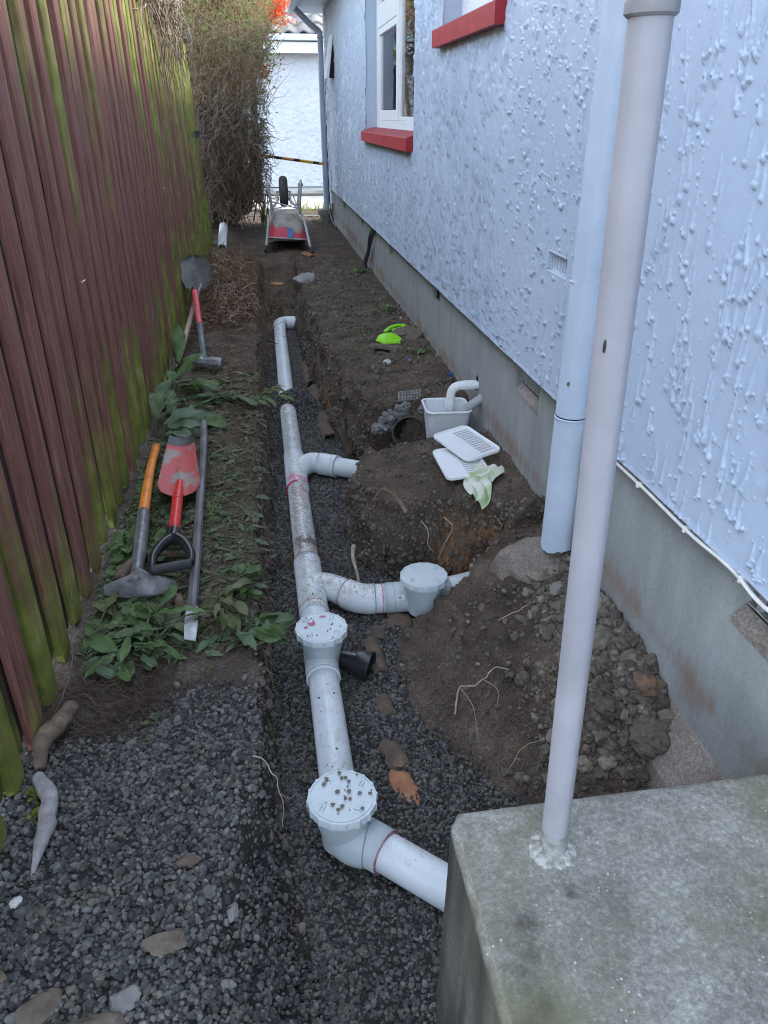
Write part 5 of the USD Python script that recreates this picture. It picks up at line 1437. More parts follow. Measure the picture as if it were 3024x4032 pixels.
BR = -.06
bo_ = (.893, 3.83, -.115)
w0, d0, w1, d1, hb = .185, .185, .232, .245, .222
outer = loft([(rrect(w0, d0, .025), 0), (rrect(w1, d1, .035), hb - .004), (rrect(w1 - .006, d1 - .006, .033), hb - .004), (rrect(w0 - .006, d0 - .006, .022), .004)])
part(bk, 'tub', move(outer, bo_, rz=BR, rx=-.03), 'bucket_white', 30)
rim = []
rimp = rrect(w1 + .006, d1 + .006, .038, 6)
rimt = tube(np.vstack([np.column_stack([rimp, np.full(len(rimp), hb)]), [[*rimp[0], hb]]]), .0062, 8, caps=False)
part(bk, 'rim', move(rimt, bo_, rz=BR, rx=-.03), 'tray_white', True)
wp = thing('waste_pipe', 'white plastic waste pipe bending out of the plinth down into the bucket', 'waste pipe', (.95, 3.85, .0))
e_ = smooth_path([(PX + .03, 3.84, .215), (1.02, 3.845, .215), (.955, 3.85, .21), (.925, 3.852, .185), (.918, 3.853, .13), (.917, 3.853, .02)], 6)
part(wp, 'pipe', tube(e_, .0235, 20), 'pvc_white', 40)
part(wp, 'coupling', tube([(.985, 3.847, .2135), (1.04, 3.844, .215)], .0262, 20), 'pvc_white', 40)
part(wp, 'coupling', tube([(.918, 3.853, .135), (.9172, 3.853, .085)], .0262, 20), 'pvc_white', 40)
wp2 = thing('waste_pipe', 'straight grey waste pipe slanting from the plinth into the bucket', 'waste pipe', (.97, 3.75, .05))
part(wp2, 'pipe', pipe_shell([(PX + .02, 3.765, .175), (1.0, 3.755, .125), (.905, 3.745, .045)], .0245, .003, 22), 'pvc_grey', 40)
single('wall_hole', move(rock(12, (.012, .022, .05), 2, .3), (PX + .004, 3.85, .225)), 'black_void', 'dark broken-out hole in the plinth around the white waste pipe', 'hole', True)


def tray(name, c, ex, ey, L, W, label, mat='tray_white'):
    """A flat plate with a raised rim; half of it is slotted."""
    ex = np.array(ex, float); ex /= np.linalg.norm(ex)
    ey = np.array(ey, float); ey -= ex * (ey @ ex); ey /= np.linalg.norm(ey)
    ez = np.cross(ex, ey)
    P_ = thing(name, label, 'tray', np.array(c) - ez * .006)
    T = .010
    cs = m3.CrossSection([rrect(L, W, .03).tolist()]).extrude(T)
    n = 12
    for k in range(n):
        yk = -W / 2 + .028 + (W - .056) * (k + .5) / n
        cs -= m3.Manifold.cube((L * .42, (W - .056) / n * .58, .05)).translate((L * .0, yk - (W - .056) / n * .29, -.02))
    cs -= m3.CrossSection([rrect(L - .016, W - .016, .024).tolist()]).extrude(.02).translate((0, 0, T - .0028))
    part(P_, 'plate', basis(cs, c, ex, ey, ez), mat, 25)
    rp = rrect(L - .004, W - .004, .029, 6)
    part(P_, 'rim', basis(tube(np.vstack([np.column_stack([rp, np.full(len(rp), T)]), [[*rp[0], T]]]), .0032, 6, caps=False), c, ex, ey, ez), mat, True)
    return P_


tray('vent_tray', (.806, 3.125, H(.80, 3.1) + .030), (.205, .01, .012), (-.035, .28, .02), .205, .285, 'lower of two white slotted plastic trays, lying flat on the spoil')
tray('vent_tray', (.862, 3.255, H(.86, 3.25) + .062), (.17, .075, .01), (-.11, .27, .03), .205, .285, 'upper of two white slotted plastic trays, lying askew on the other')
# crumpled cloth hanging over the edge of the spoil
cu, cv_ = np.meshgrid(np.linspace(-1, 1, 40), np.linspace(0, 1, 46))
wdt = .052 * np.sin(PI * np.clip(cv_ * .80 + .17, 0, 1)) ** .7 * (1 + .2 * np.sin(cv_ * 9)) + .012
cx_ = .915 - .115 * cv_ + cu * wdt * 1.0 + .012 * np.sin(cv_ * 8)
cy_ = 3.06 - .225 * cv_ - .03 * cu
zb_ = HV(cx_, cy_)
zc_ = np.maximum(zb_, H(.80, 2.92) - .01 - .9 * np.clip(2.87 - cy_, 0, 1)) + .022 + .020 * np.abs(np.sin(cu * 3.4 + 2.6 * np.sin(cv_ * 5) + cv_ * 3)) + .016 * (meshkit.fbm(np.stack([cu * 2, cv_ * 5, cu * 0], -1), 4, 3) - .5)
ii = np.arange(cu.size).reshape(cu.shape)
cq = np.stack([ii[:-1, :-1], ii[:-1, 1:], ii[1:, 1:], ii[1:, :-1]], -1).reshape(-1, 4)
single('cloth', (np.stack([cx_, cy_, zc_], -1).reshape(-1, 3), np.vstack([cq[:, [0, 2, 1]], cq[:, [0, 3, 2]]])), 'cloth', 'crumpled cream and green cloth hanging below the white trays', 'cloth', True)

# things on the right bank
lm_ = thing('plastic_offcut', 'bright lime green plastic piece lying on the bank near the plinth', 'plastic piece', (.85, 5.35, H(.85, 5.35)))
a_ = np.array([(-.11, 0), (-.085, .07), (-.0, .10), (.03, .085), (.10, -.02), (.09, -.045), (-.06, -.05)])
lp = m3.Manifold.extrude(m3.CrossSection([a_.tolist()[::-1]]), .012, 4, 0, (.82, .82))
lp = lp if lp.num_tri() else m3.Manifold.cube((.2, .15, .02))
v_, f_ = arr(lp.refine_to_length(.02)); v_ = v_.copy()
v_[:, 2] += .022 * np.exp(-((v_[:, 0] + .01) / .07) ** 2 - ((v_[:, 1] - .03) / .05) ** 2) + .006 * (meshkit.fbm(v_ * 25, 3, 2) - .5)
zl_ = H(.82, 5.33)
part(lm_, 'flap', move((v_, f_), (.82, 5.33, zl_ + .018), rx=.25), 'lime_plastic', 40)
t_ = np.linspace(0, 2 * PI, 20)[:-1]
part(lm_, 'handle', cat(tube(smooth_path([(.80, 5.52, zl_ + .03), (.87, 5.60, zl_ + .05), (.945, 5.63, zl_ + .05), (.965, 5.60, zl_ + .045), (.93, 5.575, zl_ + .04), (.86, 5.55, zl_ + .03)], 6), .017, 10, flat=.6)), 'lime_plastic', True)
for k, (x_, y_, w_, d_, rot, lab) in enumerate(((.93, 5.46, .12, .085, (.12, -.15, .2), 'thick brown slate piece beside the lime plastic'), (.985, 5.33, .09, .07, (.1, -.35, .7), 'thin tilted slate piece by the plinth'), (.79, 5.16, .17, .06, (-.05, .12, -.1), 'flat slate piece in front of the lime plastic'))):
    r_ = np.random.default_rng(70 + k)
    pts = np.array([(w_ * math.cos(a) * r_.uniform(.75, 1.1), d_ * math.sin(a) * r_.uniform(.75, 1.1)) for a in np.linspace(0, 2 * PI, 8)[:-1]])
    sl = m3.Manifold.hull_points(np.vstack([np.column_stack([pts, np.zeros(7)]), np.column_stack([pts * .94, np.full(7, .02)])]))
    single('slate_piece', move(sl, (x_, y_, H(x_, y_) + .012), rx=rot[0], ry=rot[1], rz=rot[2]), 'stone_brown', lab, 'slate')
gp = m3.Manifold.cube((.145, .12, .008)).translate((-.0725, -.06, 0))
for i in range(7):
    for j in range(3):
        gp -= m3.Manifold.cube((.0095, .026, .05)).translate((-.062 + .0187 * i, -.05 + .037 * j, -.02))
v_, f_ = arr(gp); v_ = v_.copy(); v_[:, 0] += v_[:, 1] * .35
single('drain_grate', move((v_, f_), (.755, 4.19, H(.755, 4.19) + .016), rx=.1, rz=.18), 'stone_grey', 'small dirty grey slotted grate lying on the bank behind the bucket', 'grate')
for k, (x_, y_, s_, mat, lab) in enumerate(((.72, 4.86, .028, 'stone_white', 'small pale grey stone on the bank, left of the slates'), (.60, 4.06, .032, 'stone_grey', 'rounded brown cobble above the old drain mouth'), (.645, 4.00, .034, 'stone_white', 'pale rounded cobble above the old drain mouth'), (.60, 3.93, .018, 'stone_white', 'small cream pebble left of the old drain mouth'))):
    single('stone', rock(90 + k, (s_, s_ * .9, s_ * .7), 3, .2, (x_, y_, H(x_, y_) + s_ * .35)), mat, lab, 'stone', True)
single('blue_scrap', rock(99, (.010, .012, .007), 2, .1, (.86, 4.86, H(.86, 4.86) + .01)), 'blue_plastic', 'tiny blue plastic scrap on the bank, in the open', 'scrap', True)
single('blue_scrap', rock(98, (.010, .013, .02), 2, .1, (1.035, 4.36, H(1.035, 4.36) + .02)), 'blue_plastic', 'blue plastic scrap against the plinth behind the bucket', 'scrap', True)


def root(name, pts, r, mat, label, n=6, sub=None):
    P_ = smooth_path(pts, 6)
    rr = np.interp(np.linspace(0, 1, len(P_)), np.linspace(0, 1, len(np.atleast_1d(r))), np.atleast_1d(r))
    thin = float(np.max(rr)) < .008
    if thin:
        rr = rr * .62
        P_ = P_ + np.stack([meshkit.fbm(P_ * 38 + k_, 3, 5) - .5 for k_ in (0, 40, 90)], 1) * .022 * np.sin(np.linspace(0, PI, len(P_)))[:, None]
    rr = rr * (1 + (.3 if thin else .7) * (meshkit.fbm(P_ * 30, 3, 3) - .5))
    m_ = tube(P_, rr, n)
    if sub:
        m_ = cat(m_, *[tube(smooth_path(s, 4), np.linspace(rr.min() * .9, rr.min() * .4, (len(s) - 1) * 4 + 1), 5) for s in sub])
    return single(name, m_, mat, label, 'root', True)


def gr(x_, y_, dz=.01):
    return (x_, y_, H(x_, y_) + dz)


# roots sticking from the spoil and the trench edge
root('root', [gr(.52, 1.92, .02), gr(.55, 1.99, .045), gr(.60, 1.96, .04), gr(.66, 1.97, .03), gr(.70, 1.93, .01)], [.006, .003], 'root_pale', 'pale forked root on the near spoil slope', 6, [[gr(.55, 1.99, .045), gr(.575, 1.90, .03), gr(.57, 1.80, .01)], [gr(.62, 1.96, .04), gr(.655, 1.90, .02), gr(.645, 1.86, .01)]])
root('root', [gr(.63, 1.66, .01), gr(.68, 1.68, .03), gr(.74, 1.67, .015)], [.0025, .002], 'root_pale', 'thin pale root sticking out low on the near spoil slope')
root('root', [gr(.72, 2.15, .01), gr(.82, 2.14, .012), gr(.90, 2.16, .01)], [.003, .002], 'root_pale', 'thin pale root lying across the top of the near spoil')
root('root', [(.50, 2.80, .02), (.46, 2.90, .055), (.42, 2.99, .04), (.38, 3.0, -.02)], [.010, .005], 'root_brown', 'dark stub root on the middle spoil heap')
root('root', [(.285, 2.93, -.2), (.275, 2.86, -.22), (.29, 2.80, -.29), (.285, 2.78, -.36)], [.010, .006], 'root_pale', 'bent pale root at the left corner of the middle spoil heap')
for k, (x_, z_, L) in enumerate(((.56, -.02, .11), (.66, -.01, .16), (.88, -.02, .10), (.95, -.01, .12), (1.0, .0, .13))):
    y_ = 2.76
    root('root', [(x_, y_ + .03, z_), (x_ + .02, y_ - .03, z_ - .02), (x_ + .015 * (-1) ** k, y_ - .045, z_ - L * .6), (x_ + .04 * (-1) ** k, y_ - .05, z_ - L)], [.004, .0016], 'root_pale', ('first thin root hanging from the middle spoil face, at its left', 'long thin root hanging left of the orange clay', 'thin root hanging beneath the cloth', 'thin pale root hanging right of the orange clay', 'rightmost thin root hanging from the middle spoil face')[k])
root('root', [(-.13, 1.52, .002), (-.10, 1.50, .008), (-.085, 1.47, -.005), (-.07, 1.45, -.04), (-.06, 1.43, -.09), (-.065, 1.41, -.15)], [.003, .0015], 'root_pale', 'pale curled root poking out of the left trench edge beside the nearest chamber', 6, [[(-.065, 1.44, -.06), (-.04, 1.43, -.07), (-.02, 1.44, -.06)]])
root('root', [gr(-.672, 1.53, .03), gr(-.66, 1.50, .04), gr(-.622, 1.44, .035), gr(-.618, 1.39, .03), gr(-.612, 1.36, .028), gr(-.616, 1.32, .022), gr(-.622, 1.24, .004)], [.010, .018, .022, .021, .023, .016, .003], 'root_grey', 'thick pale grey root lying on the gravel at the fence foot', 10)
root('root', [gr(-.648, 1.79, .05), gr(-.660, 1.70, .05), gr(-.685, 1.64, .045), gr(-.678, 1.56, .02)], [.026, .024, .026, .014], 'root_brown', 'thick brown root beside the fence behind the pale grey root', 10)
root('root', [(-.655, 2.06, .30), (-.660, 1.98, .10), (-.672, 1.86, .02), (-.68, 1.70, .02)], [.0025, .0025], 'root_brown', 'thin dry upright stalk in front of the fence foot')
root('root', [gr(-.48, 2.86, .03), gr(-.45, 2.80, .045), gr(-.42, 2.72, .04)], [.020, .018], 'root_brown', 'thick brown root end between the orange handle and the red shaft', 9)
root('root', [gr(-.62, 2.45, .03), gr(-.585, 2.52, .05), gr(-.54, 2.60, .05)], [.022, .018], 'root_brown', 'thick brown root behind the grubber head', 9)
root('root', [gr(-.56, 2.62, .02), gr(-.48, 2.60, .03), gr(-.38, 2.62, .02)], [.016, .014], 'root_brown', 'brown root lying crossways under the tools', 8)
root('root', [gr(-.40, 2.32, .02), gr(-.38, 2.26, .03), gr(-.33, 2.22, .02)], [.02, .01], 'root_brown', 'knotty brown root under the black handle', 8)
hair = twigs(240, lambda: np.array([U(-.66, -.40), U(1.68, 2.0), 0]), lambda: np.array([U(-.14, .14), U(-.1, .1), U(-.01, .03)]), .0018, 5, 0, .010)
hv = hair[0].copy(); hv[:, 2] += HV(hv[:, 0], hv[:, 1]) + .012
root_mass = single('root_hairs', (hv, hair[1]), 'fibre_dark', 'tangle of fine brown roots in the hollow by the fence', 'roots', kind='stuff')
# the heap of torn-out fibrous roots
heap = []
hp = twigs(2400, lambda: np.array([rb.normal() * .13 - .42, rb.normal() * .42 + 7.2, 0.0]), lambda: np.array([U(-.20, .20), U(-.22, .14), U(-.16, .16)]), .0052, 5, .03, .020)
hv = hp[0].copy(); hv[:, 2] = HV(hv[:, 0], hv[:, 1]) + .01 + np.abs(hv[:, 2]) * .9
single('torn_root_heap', (hv, hp[1]), 'fibre_rust', 'heap of rust-brown torn-out fibrous roots beside the round shovel', 'root heap', kind='stuff')
hp = twigs(420, lambda: np.array([rb.normal() * .12 - .40, rb.normal() * .40 + 7.25, 0.0]), lambda: np.array([U(-.2, .2), U(-.26, .1), U(-.14, .18)]), .0048, 5, .03, .018)
hv = hp[0].copy(); hv[:, 2] = HV(hv[:, 0], hv[:, 1]) + .03 + np.abs(hv[:, 2]) * .95
single('straw_strands', (hv, hp[1]), 'root_pale', 'paler straw-like strands on top of the nearer root heap', 'roots', kind='stuff')
hp = twigs(1500, lambda: np.array([rb.normal() * .14 - .42, rb.normal() * .33 + 8.65, 0.0]), lambda: np.array([U(-.20, .20), U(-.22, .14), U(-.14, .14)]), .0055, 5, .03, .020)
hv = hp[0].copy(); hv[:, 2] = HV(hv[:, 0], hv[:, 1]) + .01 + np.abs(hv[:, 2]) * .9
single('torn_root_heap', (hv, hp[1]), 'fibre_rust', 'farther heap of torn-out roots towards the loose pipe', 'root heap', kind='stuff')
fine = twigs(1500, lambda: np.array([U(-.66, -.12), U(2.9, 6.6), 0.0]), lambda: np.array([U(-.08, .08), U(-.08, .08), U(0, .03)]), .0016, 3, 0, .008)
fv_ = fine[0].copy(); fv_[:, 2] += HV(fv_[:, 0], fv_[:, 1]) + .006
single('dry_bits', (fv_, fine[1]), 'fibre_rust', 'thin layer of dry twiglets and root bits on the left bank', 'plant litter', kind='stuff')
stalks = twigs(1300, lambda: np.array([U(-.66, -.10), U(2.0, 4.4), 0.0]), lambda: np.array([U(-.07, .07), U(-.07, .07), U(0, .03)]), .0017, 3, 0, .006)
sk_ = stalks[0].copy(); sk_[:, 2] += HV(sk_[:, 0], sk_[:, 1]) + .012
single('cut_stalks', (sk_, stalks[1]), 'leaf_olive', 'cut green stalks strewn over the bank around the tools', 'plant litter', kind='stuff')
edge_r = twigs(260, lambda: np.array([U(-.13, -.09), U(1.9, 7.3), U(-.03, .01)]), lambda: np.array([U(.0, .06), U(-.06, .06), U(-.16, -.02)]), .0018, 4, .03, .008)
single('edge_roots', edge_r, 'root_brown', 'fine roots hanging from the left edge of the trench', 'roots', True, kind='stuff')
# dirt and moss ring caught round the drain
mr_ = twigs(150, lambda: np.array([.075 + U(-.10, .10), 3.10 + rb.normal() * .03, -.30]), lambda: np.array([U(-.05, .05), U(-.03, .03), U(-.01, .01)]), .0018, 3, 0, .006)
mv = mr_[0].copy(); dd = np.abs(mv[:, 0] - .075); mv[:, 2] = np.where(dd < R0, AX + np.sqrt(np.maximum(R0 ** 2 - dd ** 2, 0)) + .003, AX - .02 - .5 * (dd - R0))
single('root_wad', (mv, mr_[1]), 'fibre_rust', 'brown wad of root fibres draped across the drain', 'roots', kind='stuff')

# heap of clods against the plinth
rc_ = np.random.default_rng(44)
for k, (x_, y_, s_, mat, lab) in enumerate(((.985, 1.985, .055, 'clod_pale', 'biggest round pale clod, topmost on the spoil against the plinth'), (.93, 1.80, .060, 'clod_pale', 'flat pale clod just below the big round clod'), (1.005, 1.62, .05, 'dirty_terracotta', 'reddish squared clod at the plinth side of the spoil'), (.99, 1.50, .07, 'clod', 'largest dark clod low by the plinth'), (.82, 1.46, .045, 'clod', 'dark clod beside the post, near the step'), (.90, 1.62, .05, 'clod', 'dark lumpy clod in the middle of the spoil'), (.80, 1.36, .035, 'stone_grey', 'grey-blue stone lying at the step edge by the post'), (.93, 2.16, .035, 'stone_grey', 'grey stone just behind the big round clod'), (.90, 2.26, .045, 'clod_pale', 'brown clod under the haunch'), (.88, 1.52, .03, 'clod_pale', 'thin pale clod leaning in the spoil'))):
    v_, f_ = rock(120 + k, (s_, s_ * .9, s_ * .72), 4, .40, facet=.6)
    v_ = v_ * (1 + .30 * (meshkit.fbm(v_ * 60, 3, k) - .5))[:, None]
    single('clod' if 'clod' in lab else 'stone', move((v_, f_), (x_, y_, H(x_, y_) + s_ * .30)), mat, lab, 'clod' if 'clod' in lab else 'stone', 35)
p = np.column_stack([rc_.normal(.97, .105, 3400), rc_.normal(1.68, .29, 3400)])
p = p[(p[:, 0] < 1.05) & (p[:, 1] > 1.12)]
S = np.clip(rc_.lognormal(np.log(.0080), .55, len(p)), .0035, .030)
P = np.column_stack([p, HV(p[:, 0], p[:, 1]) + S * .35])
instancer('/World/spoil_clods', [rock(160 + i, (1, rc_.uniform(.75, 1), rc_.uniform(.6, .9)), 2, .7, facet=.6) for i in range(7)], ['clod', 'clod', 'clod_pale', 'clod', 'gravel_brown', 'clod', 'clod'], P, S, 21, 'heap of loose earth lumps piled against the plinth', 'soil')
# rocks in the gravel
for k, (x_, y_, s_, mat, lab) in enumerate((((-.179), 1.127, (.020, .024, .017), 'stone_grey', 'rounded grey stone in the gravel, right of the heap'), (-.223, 1.15, (.017, .017, .012), 'gravel_mid', 'flat dark stone beside the rounded grey stone'), (-.278, 1.236, (.034, .016, .012), 'dirty_terracotta', 'small reddish brown shard in the gravel'), (-.31, 1.045, (.048, .022, .024), 'stone_brown', 'long brown stone in the middle of the gravel'), (-.537, .945, (.038, .048, .014), 'stone_brown', 'flat angular brown stone at the lower left of the gravel'), (-.43, .895, (.065, .032, .022), 'stone_brown', 'broad brown slab in the gravel at the bottom edge'), (-.375, .945, (.03, .03, .016), 'stone_grey', 'grey angular stone above the broad brown slab'), (-.188, .978, (.022, .015, .014), 'stone_grey', 'small grey stone low in the gravel'), (-.638, 1.18, (.013, .013, .012), 'stone_white', 'small white stone in the gravel at the left'), (-.65, 1.02, (.04, .025, .02), 'root_brown', 'dark brown lump at the left edge of the gravel'))):
    single('stone', rock(200 + k, s_, 3, .5, (x_, y_, H(x_, y_) + s_[2] * .55), facet=.9), mat, lab, 'stone', 30)
single('plastic_scrap', rock(260, (.004, .004, .002), 1, .2, (-.225, 1.93, H(-.225, 1.93) + .006)), 'blue_plastic', 'tiny light blue scrap in the gravel', 'scrap')
# ---------------------------------------------------------------- tools on the left bank
gb = thing('grubber', 'grubbing hoe with orange handle and broad steel blade lying on the left bank', 'hoe', (-.57, 3.0, .02))
oh = smooth_path([(-.625, 3.68, H(-.62, 3.68) + .045), (-.604, 3.3, .062), (-.572, 2.82, .075)], 6)
part(gb, 'handle', tube(oh, np.interp(np.linspace(0, 1, len(oh)), [0, .06, .3, 1], [.0185, .021, .0185, .0225]), 16), 'orange_handle', True)
part(gb, 'handle_end', lathe([(0, .004), (.012, .003), (.0185, -.004)], 16), 'orange_handle', True) if False else None
so = smooth_path([(-.574, 2.85, .074), (-.556, 2.64, .070), (-.547, 2.47, .055), (-.543, 2.37, .035)], 6)
part(gb, 'socket', tube(so, np.interp(np.linspace(0, 1, len(so)), [0, .35, .8, 1], [.0245, .026, .021, .030]), 16), 'steel', True)
bu, bv = np.meshgrid(np.linspace(-1, 1, 17), np.linspace(0, 1, 7))
bx_ = -.530 + bu * .125
by_ = 2.335 + .030 * bu ** 2 + (1 - bv) * (.050 * (1 - np.abs(bu) ** 1.4) + .006)
bz_ = .050 - .028 * bu ** 2 - .052 * bv + .026 * np.exp(-(bu / .22) ** 2) * (1 - bv)
bz_ = np.maximum(bz_, -.004 + 0 * bz_) + .012
ii = np.arange(bu.size).reshape(bu.shape)
bq = np.stack([ii[:-1, :-1], ii[:-1, 1:], ii[1:, 1:], ii[1:, :-1]], -1).reshape(-1, 4)
top_ = np.stack([bx_, by_, bz_], -1).reshape(-1, 3)
nn_ = len(top_)
bot = top_ - np.array([0, .002, .007])
edge = np.concatenate([ii[0, :], ii[1:, -1], ii[-1, -2::-1], ii[-2:0:-1, 0]])
ef = []
for k in range(len(edge)):
    a, b = edge[k], edge[(k + 1) % len(edge)]
    ef += [(a, nn_ + b, b), (a, nn_ + a, nn_ + b)]
part(gb, 'blade', (np.vstack([top_, bot]), np.vstack([bq[:, [0, 2, 1]], bq[:, [0, 3, 2]], bq[:, [0, 1, 2]] + nn_, bq[:, [0, 2, 3]] + nn_, np.array(ef)])), 'steel', 40)

sp = thing('spade', 'long square-mouthed spade with worn red blade, red shaft and black grip', 'spade', (-.45, 3.0, .02))
pu, pv = np.meshgrid(np.linspace(-1, 1, 15), np.linspace(0, 1, 13))
shl = np.clip((.16 - pv) / .16, 0, 1)
hw = .098 - .040 * pv - .024 * shl ** 1.5
px_ = -.452 - .045 * pv + pu * hw
py_ = 3.02 + .655 * pv + (.02 * np.abs(pu)) * shl
pz_ = .052 + .012 * pv + .020 * pu ** 2 + .030 * np.exp(-(pu / .17) ** 2) * np.exp(-pv / .22)
ii = np.arange(pu.size).reshape(pu.shape)
bq = np.stack([ii[:-1, :-1], ii[:-1, 1:], ii[1:, 1:], ii[1:, :-1]], -1).reshape(-1, 4)
top_ = np.stack([px_, py_, pz_], -1).reshape(-1, 3); nn_ = len(top_)
edge = np.concatenate([ii[0, :], ii[1:, -1], ii[-1, -2::-1], ii[-2:0:-1, 0]])
ef = []
for k in range(len(edge)):
    a, b = edge[k], edge[(k + 1) % len(edge)]
    ef += [(a, nn_ + b, b), (a, nn_ + a, nn_ + b)]
bot = top_ - np.array([0, 0, .004])
bl = part(sp, 'blade', (np.vstack([top_, bot]), np.vstack([bq[:, [0, 1, 2]], bq[:, [0, 2, 3]], bq[:, [0, 2, 1]] + nn_, bq[:, [0, 3, 2]] + nn_, np.array(ef)])), 'red_blade', 40)
# the worn bare end of the blade, a sleeve of bright steel over its last quarter
msk = pv > .80
t2 = np.stack([px_, py_, pz_ + .0016], -1)[10:].reshape(-1, 3)
i2 = np.arange(len(t2)).reshape(3, 15)
q2 = np.stack([i2[:-1, :-1], i2[:-1, 1:], i2[1:, 1:], i2[1:, :-1]], -1).reshape(-1, 4)
part(bl, 'worn_tip', (t2, np.vstack([q2[:, [0, 1, 2]], q2[:, [0, 2, 3]]])), 'blade_steel', True)
part(sp, 'shaft', tube([(-.452, 3.10, .085), (-.448, 2.96, .080), (-.430, 2.62, .085)], [.014, .0215, .0215], 16), 'red_enamel', 40)
part(sp, 'socket_ring', tube([(-.447, 2.93, .081), (-.4465, 2.92, .081)], .0232, 16), 'red_enamel', 40)
part(sp, 'ferrule', tube([(-.4315, 2.65, .085), (-.4285, 2.585, .0855)], [.0245, .026], 16), 'black_plastic', 40)
gc = (-.418, 2.385)
gl_ = smooth_path([(-.4285, 2.60, .086), (-.462, 2.545, .090), (-.486, 2.46, .090), (-.482, 2.375, .088)], 5)
gr_ = smooth_path([(-.4285, 2.60, .086), (-.388, 2.555, .084), (-.357, 2.48, .080), (-.352, 2.415, .076)], 5)
part(sp, 'yoke', cat(tube(gl_, np.linspace(.024, .0135, len(gl_)), 12), tube(gr_, np.linspace(.024, .0135, len(gr_)), 12)), 'black_plastic', True)
part(sp, 'grip', tube([(-.488, 2.358, .087), (-.482, 2.362, .087), (-.420, 2.385, .083), (-.355, 2.408, .078), (-.349, 2.410, .078)], [.012, .0185, .0185, .0185, .012], 16), 'black_rubber', True)

br = thing('crowbar', 'long grey steel digging bar with flattened tip lying beside the spade', 'crowbar', (-.37, 3.0, .02))
bp = smooth_path([(-.408, 3.92, .040), (-.392, 3.72, .045), (-.376, 3.42, .048), (-.362, 3.0, .050), (-.347, 2.6, .046), (-.337, 2.28, .040), (-.332, 2.16, .036)], 4)
part(br, 'shaft', tube(bp, .0175, 8), 'bar_steel', 30)
part(br, 'point', tube([(-.408, 3.915, .040), (-.4095, 3.955, .038), (-.411, 3.99, .035)], [.0175, .014, .004], 8), 'bar_steel', 30)
tip = m3.Manifold.hull_points(np.array([(-.350, 2.17, .022), (-.314, 2.17, .022), (-.350, 2.17, .052), (-.314, 2.17, .052), (-.353, 2.10, .026), (-.309, 2.10, .026), (-.353, 2.10, .040), (-.309, 2.10, .040), (-.349, 2.03, .024), (-.312, 2.015, .024), (-.349, 2.03, .028), (-.312, 2.015, .028)], float))
part(br, 'chisel_tip', tip, 'galvanised')

# round shovel leaning back on the root heap
sv = thing('round_shovel', 'round-point shovel with grey blade and wooden handle leaning by the fence', 'shovel', (-.62, 5.8, .1))
hd = np.array([-.655, 5.12, .03]); hj = np.array([-.600, 6.30, .215])
dirv = (hj - hd) / np.linalg.norm(hj - hd)
part(sv, 'handle', tube([hd, hd + (hj - hd) * .5, hj], [.0185, .0185, .017], 14), 'wood_handle', True)
part(sv, 'socket', tube(smooth_path([hj - dirv * .02, hj + dirv * .10, hj + dirv * .2 + np.array([.018, 0, .018]), hj + dirv * .27 + np.array([.012, .02, .045])], 5), np.linspace(.021, .016, 16), 14), 'steel', True)
su, sv2 = np.meshgrid(np.linspace(-1, 1, 17), np.linspace(0, 1, 17))
wv = np.interp(sv2, [0, .06, .3, .6, .8, .93, 1.0], [.06, .095, .122, .126, .106, .066, .014])
bcx = np.array([-.592, 6.47, .245])
by_axis = np.array([-.09, .66, .62]); by_axis /= np.linalg.norm(by_axis)
bx_axis = np.array([1, .1, .05]); bx_axis -= by_axis * (bx_axis @ by_axis); bx_axis /= np.linalg.norm(bx_axis)
bz_axis = np.cross(bx_axis, by_axis)
dep = .030 * su ** 2 - .035 * (sv2 - .45) ** 2 * 2 + .012 * np.exp(-(su / .2) ** 2) * np.exp(-sv2 / .3)
bp_ = bcx + (su * wv)[..., None] * bx_axis + (sv2 * .34)[..., None] * by_axis + dep[..., None] * bz_axis
ii = np.arange(su.size).reshape(su.shape)
bq = np.stack([ii[:-1, :-1], ii[:-1, 1:], ii[1:, 1:], ii[1:, :-1]], -1).reshape(-1, 4)
top_ = bp_.reshape(-1, 3); nn_ = len(top_)
edge = np.concatenate([ii[0, :], ii[1:, -1], ii[-1, -2::-1], ii[-2:0:-1, 0]])
ef = []
for k in range(len(edge)):
    a, b = edge[k], edge[(k + 1) % len(edge)]
    ef += [(a, nn_ + b, b), (a, nn_ + a, nn_ + b)]
part(sv, 'blade', (np.vstack([top_, top_ - bz_axis * .004]), np.vstack([bq[:, [0, 1, 2]], bq[:, [0, 2, 3]], bq[:, [0, 2, 1]] + nn_, bq[:, [0, 3, 2]] + nn_, np.array(ef)])), 'blade_steel', 40)

# sledgehammer, handle propped on the shovel's socket
sl = thing('sledgehammer', 'sledgehammer standing on its head, red and slate grey handle propped against the shovel', 'sledgehammer', (-.47, 5.15, 0))
h0 = np.array([-.475, 5.10, .055]); h1 = np.array([-.597, 6.22, .305])
part(sl, 'handle', tube([h0, h0 + (h1 - h0) * .25, h0 + (h1 - h0) * .46], [.021, .020, .0195], 14), 'slate_handle', True)
part(sl, 'grip', tube([h0 + (h1 - h0) * .455, h0 + (h1 - h0) * .7, h0 + (h1 - h0) * .955], [.022, .022, .0235], 14), 'red_sleeve', True)
part(sl, 'end_cap', tube([h0 + (h1 - h0) * .95, h0 + (h1 - h0) * .99, h1], [.0255, .0255, .018], 14), 'black_rubber', True)
ha = np.array([-.565, 5.125, .050]); hb_ = np.array([-.365, 5.085, .026])
da = hb_ - ha
hpts = [ha + da * t_ for t_ in (0, .06, .34, .42, .58, .66, .94, 1.0)]
hv_, hf_ = tube(hpts, [.034, .040, .040, .034, .034, .042, .042, .037], 8)
part(sl, 'head', (hv_, hf_), 'steel', 25)

